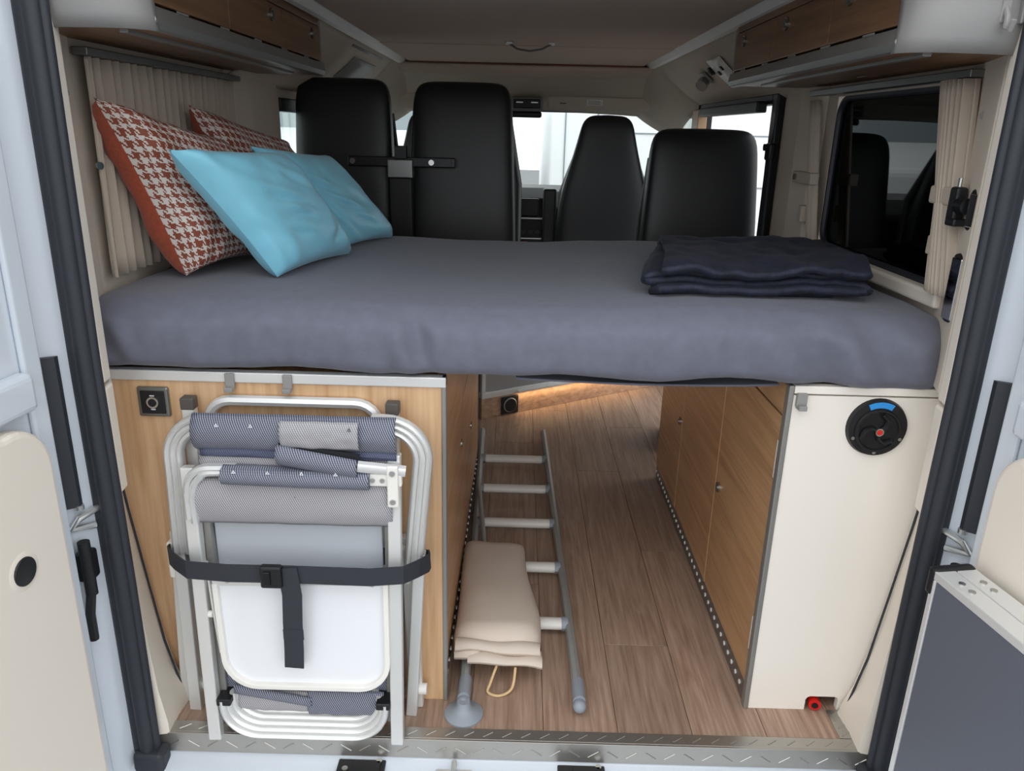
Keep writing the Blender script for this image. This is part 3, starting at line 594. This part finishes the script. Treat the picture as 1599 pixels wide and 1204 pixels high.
for r_ in range(4): box(b, (.372, 3.2468, 1.503 + r_ * .006), (.448 - .01 * (r_ % 2), 3.2476, 1.5055 + r_ * .006))
o = obj('label_print', b, 'grey_plastic', vi); o['kind'] = 'stuff'; bx('clip', (.21, 3.245, 1.505), (.245, 3.252, 1.509), 'black_plastic', vi, 0)
tag(bx('sun_visor', (-.70, 3.25, 1.475), (-.14, 3.272, 1.545), 'beige_lining', None, .01), 'grey folded sun visor on the driver side, without a label', 'visor')

# overhead lockers
def locker(s, far, label, seams):
    e = thing('overhead_locker', label, 'cabinet', (s * .78, .6, 1.5))
    xf = s * .655; zb = 1.508 if s < 0 else 1.50
    lo_, hi = sorted((s * .925, xf - s * .0)); bx('bottom_board', (lo_, .03, zb), (hi, far, zb + .012), 'locker_wood', e, .002)
    def q(name, x0, x1, y0, y1, z0, z1, m, bev=.002, par=e): 
        a, c = sorted((s * x0, s * x1)); return bx(name, (a, y0, z0), (c, y1, z1), m, par, bev)
    obj('alu_profile', prism(NB(), [(s * .665, zb - .004), (s * .650, zb - .002), (s * .644, zb + .012), (s * .650, zb + .036), (s * .665, zb + .036)], 'y', .03, far), 'alu_profile', e, bevel=.002)
    q('end_panel', .655, .925, far - .015, far, zb, 1.665, 'alu_profile')
    ys = [.04] + seams + [far - .012]
    for a, c in zip(ys, ys[1:]):
        d = q('door', .655, .672, a + .002, c - .002, zb + .042, 1.648, 'locker_wood')
        ly = c - .10; obj('lock', disc(NB(), (s * .655, ly, 1.62), .016, -s * .006, 'x', 20), 'steel', d, True); obj('lock_button', disc(NB(), (s * .650, ly, 1.62), .010, -s * .003, 'x', 14), 'alu_dark', d, True)
    q('upper_rail', .66, .69, .04, far, 1.652, 1.70, 'locker_wood'); q('inner_shelf', .70, .925, .05, far - .02, 1.70, 1.71, 'locker_wood')
    for k in range(5): q('hinge', .6545, .657, .15 + k * .22, .20 + k * .22, zb + .037, zb + .041, 'grey_plastic', 0)
    # light bar in the bottom board
    obj('light_bar', prism(NB(), [(s * .715, .07), (s * .732, .07), (s * .732, far - .12), (s * .715, far - .12)], 'z', zb - .006, zb + .002), 'alu_profile', e, bevel=.002)
    bx('light_switch', (min(s * .845, s * .875), .62, zb - .002), (max(s * .845, s * .875), .67, zb + .002), 'locker_wood', e, .001)
    # rounded grey end cap
    b = NB(); rs = []
    plan = [(.925, .045), (.86, .012), (.80, -.005), (.73, -.012)] + [(.70 + .05 * math.cos(math.radians(a)) - .0, .035 + .05 * math.sin(math.radians(a)) - .0) for a in (-90, -110, -135, -160, -180)]
    plan[4:] = [(.70 - .052 * math.sin(math.radians(a)), .038 - .05 * math.cos(math.radians(a))) for a in (0, 25, 50, 75, 90)]
    for f in [k / 8 for k in range(9)]:
        z = zb - .006 + .2 * f; o_ = .02 * math.sin(math.pi * min(1, f * 1.3 + .12)) - .014
        rs.append([(s * (x), y - o_, z) for x, y in plan])
    rings(b, rs, closed_loop=False, caps=False); obj('end_cap', b, 'grey_plastic', e, True, solid=.006)
    return e
locker(-1, 1.245, 'wooden overhead locker above the cushions, grey rounded end cap', [.425, .83])
locker(1, 1.175, 'wooden overhead locker above the dark tinted window, grey rounded end cap', [.385, .78])
for k in range(2):
    h = thing('coat_hook', 'small grey hook on the locker end cap above the tinted window, %s' % ('nearer the locker doors' if k == 0 else 'nearer the rear pillar'), 'hook', (.80 + k * .03, -.01, 1.53), 'end cap hooks'); x = .80 + k * .035
    obj('hook_body', tube(NB(), [(x, -.012, 1.565), (x, -.022, 1.55), (x, -.024, 1.532), (x, -.036, 1.528), (x, -.042, 1.542)], .005, 8, up=(1, 0, 0)), 'grey_plastic', h, True); bx('plate', (x - .008, -.016, 1.54), (x + .008, -.004, 1.575), 'grey_plastic', h, .002)
# ceiling pull handle
ph = thing('ceiling_handle', 'thin wire pull handle hanging from the ceiling panel', 'handle', (.02, 1.88, 1.68)); obj('grip', tube(NB(), [(-.06, 1.89, 1.679), (-.03, 1.88, 1.66), (.02, 1.875, 1.652), (.07, 1.87, 1.66), (.105, 1.87, 1.679)], .004, 8), 'alu_dark', ph, True)
for x in (-.06, .105): bx('mount', (x - .015, 1.865, 1.676), (x + .015, 1.895, 1.686), 'alu', ph, .003)
# switch plate and lamp on the right roof slope
sp = thing('mounting_plate', 'white metal mounting plate with oval slots on the roof slope', 'plate', (.75, 1.7, 1.6)); n_ = Vector((-.6, -.1, -.8)).normalized()
def slope_pt(y, t, off=.0): return Vector((.671 + .265 * t, y, 1.685 - .20 * t - .02 * math.sin(math.pi * t))) + Vector((-.58, 0, -.81)) * off
def quad(name, y0, y1, t0, t1, off, m, par):
    b = NB(); sheet(b, lambda u, v: slope_pt(y0 + (y1 - y0) * u, t0 + (t1 - t0) * v, off), 2, 4); return obj(name, b, m, par, True, solid=.004)
quad('plate', 1.60, 1.80, .18, .56, .018, 'white_plastic', sp)
for y, t in ((1.66, .28), (1.74, .33), (1.66, .46)): quad('slot', y, y + .03, t, t + .05, .0215, 'black_plastic', sp)
tag(quad('wall_switch', 1.86, 1.92, .27, .37, .012, 'black_plastic', None), 'small black switch beside the white slotted plate', 'switch')
rl = thing('reading_lamp', 'small silver reading lamp on the roof slope', 'lamp', (.75, 2.0, 1.6)); quad('base', 1.98, 2.08, .30, .48, .014, 'grey_plastic', rl); p_ = slope_pt(2.03, .39, .03); obj('lamp_head', disc(NB(), p_, .025, .03, (-.5, -.6, -.6), 16), 'steel', rl, True)

# curtains
cu = thing('pleated_curtain', 'beige pleated curtain drawn across the wall behind the cushions', 'curtain', (-.9, .7, 1.0)); b = NB()
def cfn(u, v):
    y = .255 + .855 * u; z = 1.02 + .455 * v; ph_ = u * 2 * math.pi * 21
    return (-.903 + .010 * math.sin(ph_ + .7 * math.sin(ph_)) + .004 * noise.noise(Vector((y * 6, z * 4, 0))), y + .004 * math.sin(ph_ * .5 + z * 5), z)
sheet(b, cfn, 330, 10); obj('cloth', b, 'curtain', cu, True, solid=.002)
tag(bx('curtain_rail', (-.918, .24, 1.476), (-.885, 1.13, 1.492), 'alu_dark', None, .002), 'metal curtain rail above the drawn pleated curtain', 'rail')
obj('hem_tab', tube(NB(), [(-.896, .252, 1.47), (-.893, .245, 1.25), (-.896, .255, 1.02)], .004, 6), 'curtain', cu, True); obj('snap', disc(NB(), (-.892, .237, 1.26), .008, .006, (1, -.5, 0), 12), 'steel', cu, True)
tag(bx('curtain_rail', (.885, .215, 1.472), (.918, 1.12, 1.488), 'alu_dark', None, .002), 'metal curtain rail above the tinted window', 'rail')
cr = thing('gathered_curtain', 'beige curtain gathered with a tie beside the tinted window, near the door', 'curtain', (.89, .2, 1.04)); b = NB()
def gfn(u, v):
    z = 1.045 + .425 * v; wdt = .035 + .028 * abs(v - .42) ** .8; yc = .172 + .09 * v; ph_ = u * 2 * math.pi * 8
    return (.893 + .014 * math.sin(ph_) - .012 * math.sin(math.pi * u), yc + wdt * (2 * u - 1), z)
sheet(b, gfn, 130, 16); obj('cloth', b, 'curtain', cr, True, solid=.002)
bx('tie_band', (.868, .165, 1.225), (.912, .255, 1.262), 'curtain', cr, .006); bx('fastener', (.872, .17, 1.12), (.905, .235, 1.16), 'curtain', cr, .004)
cl = thing('gathered_curtain', 'flat narrow curtain strip tied at the far side of the tinted window', 'curtain', (.9, 1.0, 1.02)); b = NB()
sheet(b, lambda u, v: (.898 - .01 * math.sin(math.pi * u) + .004 * math.sin(u * 25), .915 + .075 * u + .13 * v, 1.03 + .43 * v), 20, 8); obj('cloth', b, 'curtain', cl, True, solid=.003); bx('tie_band', (.872, .97, 1.215), (.90, 1.13, 1.25), 'curtain', cl, .004); obj('snap', disc(NB(), (.872, 1.10, 1.233), .010, -.006, 'x', 14), 'steel', cl, True); bx('fastener', (.876, 1.02, 1.10), (.90, 1.05, 1.15), 'curtain', cl, .004)
lk = thing('curtain_clamp', 'black plastic clamp on the wall beside the gathered curtain', 'clamp', (.88, .15, 1.24)); bx('jaw', (.862, .135, 1.195), (.885, .165, 1.265), 'black_plastic', lk, .006); obj('knob', disc(NB(), (.872, .135, 1.23), .016, -.03, 'y', 14), 'black_plastic', lk, True); bx('foot', (.855, .115, 1.19), (.885, .15, 1.205), 'black_plastic', lk, .004); obj('pin', disc(NB(), (.872, .15, 1.262), .004, .02, 'z', 8), 'steel', lk, True)
for z0, z1, y0, y1, lab in ((1.185, 1.265, .062, .098, 'chrome rectangular latch plate on the rear pillar above the mattress'), (1.0, 1.14, .075, .115, 'oval chrome recess low on the rear pillar beside the mattress')):
    t = thing('latch_plate', lab, 'latch', (.89, .08, z0)); y = (y0 + y1) / 2
    b = NB(); box(b, (.868, y0 - .004, z0), (.888, y1 + .004, z1)); obj('bezel', b, 'black_plastic', t, bevel=.008 if z0 > 1.1 else .015); b = NB(); box(b, (.865, y0 + .002, z0 + .008), (.872, y1 - .002, z1 - .008)); obj('chrome_insert', b, 'chrome', t, bevel=.003)

# ================================================================== LADDER, BAG
la = thing('bed_ladder', 'aluminium ladder with white rungs lying in the aisle', 'ladder', (.0, 1.0, 0))
def rail(x0, y0, x1, y1, name='rail', m='rail_grey'): return obj(name, tube(NB(), [(x0, y0, .03), ((x0 + x1) / 2, (y0 + y1) / 2, .03), (x1, y1, .03)], .013, 8, .020, up=(0, 0, 1)), m, la, True)
def lx(y, side): f = (1.855 - y) / 1.74; return (-.148 + .040 * f) if side < 0 else (.132 + .043 * f)
for s in (-1, 1): rail(lx(1.855, s), 1.855, lx(.12, s), .12)
for y in (1.54, 1.258, .986, .70, .408):
    rg = obj('rung', tube(NB(), [(lx(y, -1) + .012, y, .034), (lx(y, 1) - .012, y, .034)], .020, 12, .016, up=(0, 0, 1)), 'white_plastic', la, True)
    for s in (-1, 1): obj('rung_collar', tube(NB(), [(lx(y, s) - s * .004, y, .034), (lx(y, s) - s * .022, y, .034)], .023, 10, .019, up=(0, 0, 1)), 'grey_rubber', rg, True)
for s in (-1, 1):
    x = lx(.1, s); obj('end_cap', tube(NB(), [(x, .17, .03), (x, .12, .03), (x, .10, .03)], .016, 12, .020, up=(0, 0, 1)), 'grey_rubber', la, True)
    b = NB(); bmesh.ops.create_uvsphere(b, u_segments=14, v_segments=8, radius=.017, matrix=Matrix.Translation((x, .092, .026))); obj('ball_end', b, 'grey_rubber', la, True)
b = NB(); loft(b, [(.0, -.106, .083, .047, .047, 2), (.005, -.106, .083, .047, .047, 2), (.014, -.106, .083, .03, .03, 2), (.024, -.106, .083, .018, .018, 2), (.04, -.106, .083, .015, .015, 2)], 32); obj('foot_disc', b, 'grey_rubber', la, True)
obj('stay_rod', tube(NB(), [(-.135, 1.27, .062), (-.085, .74, .064)], .008, 8), 'rail_grey', la, True)
bg = thing('folded_bag', 'beige folded fabric bag lying over the ladder', 'bag', (-.05, .5, .05)); b = NB()
rs = []
for k in range(25):
    v = k / 24; y = .232 + .55 * v; xl = -.148 + .003 * math.sin(6 * v); xr = .082 - .012 * v - .03 * max(0, (v - .25)) * 1.4 + .006 * math.sin(7 * v)
    endf = min(1, ((v + .012) / .09) ** .5, ((1.01 - v) / .10) ** .5); h = (.072 - .026 * v) * endf
    cx_, hw = (xl + xr) / 2, (xr - xl) / 2 * (.93 + .07 * endf); ring = []
    for j in range(40):
        t = 2 * math.pi * j / 40; c_, s_ = math.cos(t), math.sin(t); px = cx_ + hw * math.copysign(abs(c_) ** .62, c_); pz = (h if s_ > 0 else .004) * abs(s_) ** .7 * (1 if s_ > 0 else -1)
        ring.append((px, y - .016 * math.sin(math.pi * (px - xl) / (xr - xl)) + .06 * (px - cx_) * v * -1, .060 + pz + (.004 * noise.noise(Vector((px * 11, y * 8, 2))) if s_ > 0 else 0)))
    rs.append(ring)
rings(b, rs); obj('cloth', b, 'bag', bg, True)
for (yy, z, rr, xa, xb) in ((.232, .088, .014, -.138, .080), (.228, .066, .013, -.140, .084), (.21, .066, .012, -.105, .086)):
    b = NB(); rs = []
    for k in range(20):
        f = k / 19; x = xa + (xb - xa) * f; q2 = rr * (1 + .15 * math.sin(7 * f + z * 99)); dz = .012 * math.sin(math.pi * f) - .012 * f + .003 * math.sin(9 * f)
        rs.append([(x, yy - .012 * math.sin(math.pi * f) + q2 * 1.5 * math.cos(t), z + dz + q2 * math.sin(t)) for t in [2 * math.pi * j / 10 for j in range(10)]])
    rings(b, rs); obj('fold', b, 'bag', bg, True)
obj('draw_cord', tube(NB(), smooth_path([(-.03, .20, .052), (-.045, .172, .02), (-.05, .155, .006), (-.02, .145, .005), (.01, .165, .012), (.018, .195, .052)]), .0035, 8, up=(0, 0, 1)), 'cord', bg, True)

# ================================================================== FOLDED CHAIRS
def T3(pts, y): return [(p[0], y if not callable(y) else y(p[1]), p[1]) for p in pts]
def leg(name, x0, z0, x1, z1, y0, y1, wx, wy, m, par, bev=.003): return obj(name, tube(NB(), [(x0, y0, z0), (x1, y1, z1)], wx, 4, wy, up=(0, 1, 0), sq=True), m, par, bevel=bev)
ca = thing('folding_chair', 'rear folded aluminium camping chair leaning on the oak cabinet, legs with dark end caps', 'chair', (-.49, .11, 0), 'folded camping chairs')
for x in (-.700, -.262):
    l = leg('leg', x - .004, .03, x, .775, .112, .106, .013, .012, 'alu_light', ca); obj('end_cap', tube(NB(), [(x, .106, .768), (x, .106, .795)], .0145, 4, .0135, sq=True), 'brown_cap', l, bevel=.003)
    leg('leg', x - .085 * (1 if x < -.5 else -.45), .0, x - .06 * (1 if x < -.5 else -.45), .47, .113, .112, .017, .012, 'alu_light', ca)
pts = [(-.665, .30)] + [(p[0], p[1]) for p in arc(-.615, .735, .05, 180, 90, 6)] + [(p[0], p[1]) for p in arc(-.345, .735, .05, 90, 0, 6)] + [(-.295, .30)]
obj('back_frame', tube(NB(), T3(pts, .118), .012, 8, .012), 'alu_light', ca, True)
bx('back_fabric', (-.655, .106, .33), (-.305, .114, .70), 'chair_fabric_light', ca, .003); bx('tray_panel', (-.655, .060, .36), (-.285, .068, .60), 'grey_panel', ca, .003)
for x in (-.80, -.225):
    s = 1 if x < -.5 else -1; cb = bx('hinge_clip', (x + (.02 if s > 0 else -.035), .082, .36), (x + (.055 if s > 0 else -.002), .105, .452), 'white_plastic', ca, .005)
for x in (-.745, -.215): obj('glide', disc(NB(), (x - .012, .1, .058), .014, .03, 'x', 14), 'white_plastic', ca, True)
cb = thing('folding_chair', 'front folded camping chair with grey mesh fabric and curved ribbed foot bar', 'chair', (-.47, .03, 0), 'folded camping chairs')
# outer arched frame (three ribbed tubes)
for k, dr in enumerate((0, .014, .028)):
    pts = [(-.748 + dr, .44), (-.742 + dr, .64)] + arc(-.650, .672, .092 - dr, 180, 90, 9) 
    obj('frame_tube', tube(NB(), T3(pts + [(-.60, .764 - dr)], .068), .008, 8, .014), 'alu_light', cb, True)
    pts = [(-.30, .772 - dr)] + arc(-.272, .68, .092 - dr, 90, 0, 9) + [(-.190 - dr + .006, .64), (-.205 - dr, .42)]
    obj('frame_tube', tube(NB(), T3(pts, .068), .008, 8, .014), 'alu_light', cb, True)
# square side legs to the floor
yl = lambda z: -.012 + .06 * min(1, z / .7)
leg('leg', -.672, .0, -.690, .66, yl(0), yl(.66), .014, .012, 'alu_light', cb); leg('leg', -.655, .02, -.668, .64, .02, .07, .009, .014, 'alu_profile', cb)
leg('leg', -.252, .0, -.252, .70, yl(0), yl(.7), .014, .012, 'alu_light', cb); leg('leg', -.272, .03, -.268, .66, .03, .07, .009, .014, 'alu_profile', cb)
leg('leg', -.755, .0, -.742, .45, .085, .075, .014, .014, 'alu_light', cb); leg('leg', -.232, .0, -.205, .45, .085, .075, .013, .014, 'alu_light', cb)
# arm: curved tube + padded sleeve + bracket
pts = [(-.690, .55), (-.690, .61)] + arc(-.635, .615, .053, 180, 95, 8) + [(-.58, .67)]
for k, dr in enumerate((0, .012)): obj('arm_tube', tube(NB(), T3([(p[0] + dr * (1 if p[0] < -.66 else .5), p[1] - dr * .8) for p in pts], .026), .009, 8, .014), 'alu_light', cb, True)
b = NB(); tube(b, [(-.605, .020, .657), (-.45, .016, .655), (-.300, .020, .652)], .021, 12, .026); obj('arm_sleeve', b, 'chair_fabric_dark', cb, True)
bx('arm_bracket', (-.300, .012, .640), (-.232, .028, .668), 'white_plastic', cb, .003); bk = bx('pivot_plate', (-.262, .004, .595), (-.238, .014, .69), 'white_plastic', cb, .004)
for z in (.61, .675): obj('rivet', disc(NB(), (-.25, .005, z), .006, -.005, 'y', 12), 'alu', bk, True)
for x in (-.292, -.272): obj('rivet', disc(NB(), (x, .012, .655), .005, -.004, 'y', 12), 'alu', cb, True)
# fabrics
def cloth(name, x0, x1, z0, z1, y, m, bulge=.012, tiltz=0, par=None):
    b = NB(); sheet(b, lambda u, v: (x0 + (x1 - x0) * u, y - bulge * math.sin(math.pi * v) ** .6 - .003 * noise.noise(Vector((u * 6, v * 4, z0 * 9))), z0 + (z1 - z0) * v + tiltz * u), 24, 12); return obj(name, b, m, par or cb, True, solid=.004)
cloth('fabric_roll', -.665, -.245, .705, .783, .040, 'chair_fabric_dark', .022); cloth('fabric_border', -.655, -.245, .690, .708, .036, 'chair_fabric_border', .004)
cloth('back_fabric', -.662, -.258, .62, .70, .045, 'chair_fabric_light', .006); cloth('seat_fabric', -.685, -.255, .535, .64, .036, 'chair_fabric_light', .016)
cloth('fabric_flap', -.478, -.318, .722, .780, .014, 'chair_fabric_light', .008); 
b = NB(); sheet(b, lambda u, v: (-.487 + .165 * u, .008 - .012 * math.sin(math.pi * v), .688 - .030 * u + .042 * v), 14, 8); obj('fabric_sleeve', b, 'chair_fabric_dark', cb, True, solid=.004)
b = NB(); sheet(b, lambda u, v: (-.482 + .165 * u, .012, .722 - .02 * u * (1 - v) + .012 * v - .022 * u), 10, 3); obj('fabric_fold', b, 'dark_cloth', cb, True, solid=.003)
obj('arm_rod', tube(NB(), [(-.322, .010, .686), (-.225, .022, .672)], .013, 8, .011), 'alu_light', cb, True)
def motif(b, x, y, z, s=.0045, up=1):
    for a in (90, 210, 330):
        cx, cz = x + s * .55 * math.cos(math.radians(a)), z + up * s * .55 * math.sin(math.radians(a)); prism(b, [(cx - s * .45, cz - s * .3), (cx + s * .45, cz - s * .3), (cx, cz + up * s * .65)][::1], 'y', y - .001, y)
b = NB()
for x in (-.575, -.505, -.435, -.365): motif(b, x, -.004, .672)
for x in (-.61, -.54): motif(b, x, .0185, .765)
o = obj('woven_motifs', b, 'white_panel', cb); o['kind'] = 'stuff'
b = NB()
for x in (-.60, -.53, -.46, -.39, -.32): motif(b, x, .0215, .603)
motif(b, -.335, .004, .768)
o = obj('woven_motifs', b, 'table_grey', cb); o['kind'] = 'stuff'
# lower fabrics and ribbed U foot
cloth('lower_fabric', -.655, -.275, .055, .17, .035, 'chair_fabric_dark', .008); cloth('lower_fabric', -.62, -.46, .058, .112, .016, 'chair_fabric_light', .008, .0); cloth('lower_fabric', -.46, -.285, .052, .118, .014, 'chair_fabric_dark', .010)
b = NB(); sheet(b, lambda u, v: (-.625 + .175 * u, .004 - .006 * math.sin(math.pi * v), .112 - .032 * u + .025 * v), 10, 4); obj('lower_sleeve', b, 'chair_fabric_dark', cb, True, solid=.003)
for k in range(5):
    dr = k * .009; r0 = .078 - dr * .75
    pts = [(-.650 + dr, .10), (-.650 + dr, .082)] + [(p[0], p[1]) for p in arc(-.650 + dr + r0, .082, r0, 180, 270, 8)] + [(p[0], p[1]) for p in arc(-.278 - dr - r0, .082, r0, 270, 360, 8)] + [(-.278 - dr, .10)]
    obj('foot_tube', tube(NB(), T3([(x, z + dr * .35 + .006) for x, z in pts], -.010 + .010 * k), .0075, 8, .012), 'alu_light', cb, True)
for x in (-.645, -.283): bx('foot_cap', (x - .016, -.02, .094), (x + .016, .03, .112), 'black_plastic', cb, .003)
# folding tray table
tt = thing('folding_tray', 'white folding tray table with rounded bottom corners under the strap', 'table', (-.46, .0, .1))
def yt(z): return -.012 + .03 * (z - .1) / .33
pl = [(-.645, .40), (-.272, .412)] + [(p[0], p[1]) for p in arc(-.335, .215, .065, 0, -90, 8)] + [(p[0], p[1]) for p in arc(-.56, .225, .075, -90, -180, 8)]
b = NB(); rings(b, [[(x, yt(z), z) for x, z in pl], [(x, yt(z) + .008, z) for x, z in pl]]); obj('panel', b, 'white_panel', tt)
fp = [(x, yt(z) - .003, z) for x, z in pl[2:]]; obj('rim', tube(NB(), [(pl[1][0], yt(.41) - .003, .412)] + fp + [(pl[0][0], yt(.4) - .003, .40)], .006, 4, .010, sq=True), 'white_plastic', tt, bevel=.002)
obj('top_bar', tube(NB(), [(-.65, yt(.41) - .003, .404), (-.268, yt(.41) - .003, .416)], .009, 4, .010, sq=True), 'alu_light', tt, bevel=.002)
for x in (-.615, -.30): obj('rivet', disc(NB(), (x, yt(.41) - .012, .409), .005, -.003, 'y', 12), 'alu', tt, True)
for x in (-.668, -.262): obj('hinge_arm', tube(NB(), [(x, .03, .44), (x + (.012 if x < -.5 else -.005), .012, .33), (x + (.02 if x < -.5 else -.012), .008, .22)], .004, 6), 'alu_light', tt, True); 
for x in (-.668, -.262): obj('pivot', disc(NB(), (x - .01, .012, .318), .008, .02, 'x', 12), 'white_plastic', tt, True)
# strap round the bundle
st = thing('luggage_strap', 'black webbing strap with buckle tied around the folded chairs', 'strap', (-.48, .0, .45))
path = [(-.48, -.024, .447), (-.60, -.024, .446), (-.69, -.020, .449), (-.735, .02, .446), (-.764, .06, .434), (-.772, .084, .428), (-.764, .0925, .426), (-.20, .0925, .426), (-.184, .084, .428), (-.182, .055, .436), (-.20, .015, .446), (-.228, -.020, .450), (-.30, -.024, .445), (-.48, -.024, .447)]
obj('band', tube(NB(), path, .0015, 4, .021, up=(0, 0, 1), sq=True), 'strap', st, bevel=0)
bu = bx('buckle', (-.528, -.040, .420), (-.482, -.022, .472), 'black_plastic', st, .005); bx('buckle_bar', (-.52, -.044, .43), (-.505, -.038, .462), 'black_steel', bu, .002)
obj('tail', tube(NB(), [(-.472, -.029, .465), (-.465, -.030, .40), (-.468, -.031, .33), (-.470, -.030, .26), (-.473, -.028, .213)], .021, 4, .0016, up=(0, 1, 0), sq=True), 'strap', st)
bx('tail_stitch', (-.49, -.0335, .29), (-.446, -.031, .315), 'strap', st, 0)

# table folded flat against the right rear door
tb = thing('folding_table', 'dark grey folding table with aluminium edges standing against the right rear door', 'table', (.84, -.25, -.2)); ang = math.radians(9)
mt = Matrix.Translation((.768, -.205, .058)) @ Matrix.Rotation(ang, 4, 'Z')
def tp(name, a, c, m, bev=.002, par=tb): return obj(name, box(NB(), a, c, mt), m, par, bevel=bev)
for k, x in enumerate((0, .042)):
    lf = tp('leaf', (x + .002, -.68, -.33), (x + .038, -.012, .535), 'table_grey'); tp('edge_profile', (x, -.68, .535), (x + .040, -.0, .552), 'alu_light', .002); tp('edge_profile', (x, -.012, -.33), (x + .040, 0, .535), 'alu_light', .002)
    for y in (-.05, -.075): obj('rivet', disc(NB(), mt @ Vector((x + .02, y, .551)), .006, .003, 'z', 12), 'steel', tb, True)
tp('corner_cap', (-.002, -.01, .50), (.084, .012, .556), 'black_plastic', .008); tp('leather_tab', (.012, -.235, .551), (.034, -.20, .556), 'leather_tab', .004)

# ================================================================== OUTSIDE
ov = thing('white_box_truck', 'white box-bodied truck parked ahead of the windscreen', 'truck', (1.6, 7.5, -.56)); bx('box_body', (.28, 6.6, -.2), (3.4, 11, 2.6), 'outside_white', ov, .03)
for z in (.35, .85, 1.35): bx('seam', (.75, 6.59, z), (3.4, 6.602, z + .012), 'outside_grey', ov, 0)
for x in (.42, .74): bx('seam', (x, 6.59, -.1), (x + .012, 6.602, 2.5), 'outside_grey', ov, 0)
for x in (.8, 2.9): obj('wheel', disc(NB(), (x, 6.9, -.25), .31, .2, 'x', 24), 'black_plastic', ov, True)
cv = thing('parked_camper', 'white camper van parked ahead on the left with dark side window and mirror', 'van', (-1.4, 7.5, -.56))
b = NB(); prism(b, [(5.6, -.3), (10, -.3), (10, 2.1), (6.9, 2.1), (6.3, 1.35), (5.6, 1.1)], 'x', -2.6, -.35); obj('body', b, 'outside_white', cv, bevel=.06)
b = NB(); prism(b, [(6.45, 1.3), (7.2, 1.3), (7.2, 1.85), (6.85, 1.85)], 'x', -.352, -.345); obj('side_window', b, 'black_steel', cv)
b = NB(); prism(b, [(-2.4, 1.2), (-.5, 1.2), (-.6, 1.9), (-2.3, 1.9)], 'y', 6.25, 6.3); obj('windscreen', b, 'outside_grey', cv)
bx('mirror', (-.34, 6.2, 1.05), (-.18, 6.3, 1.4), 'outside_grey', cv, .04)
for y in (6.3, 9.2): obj('wheel', disc(NB(), (-.55, y, -.25), .31, .2, 'x', 24), 'black_plastic', cv, True)
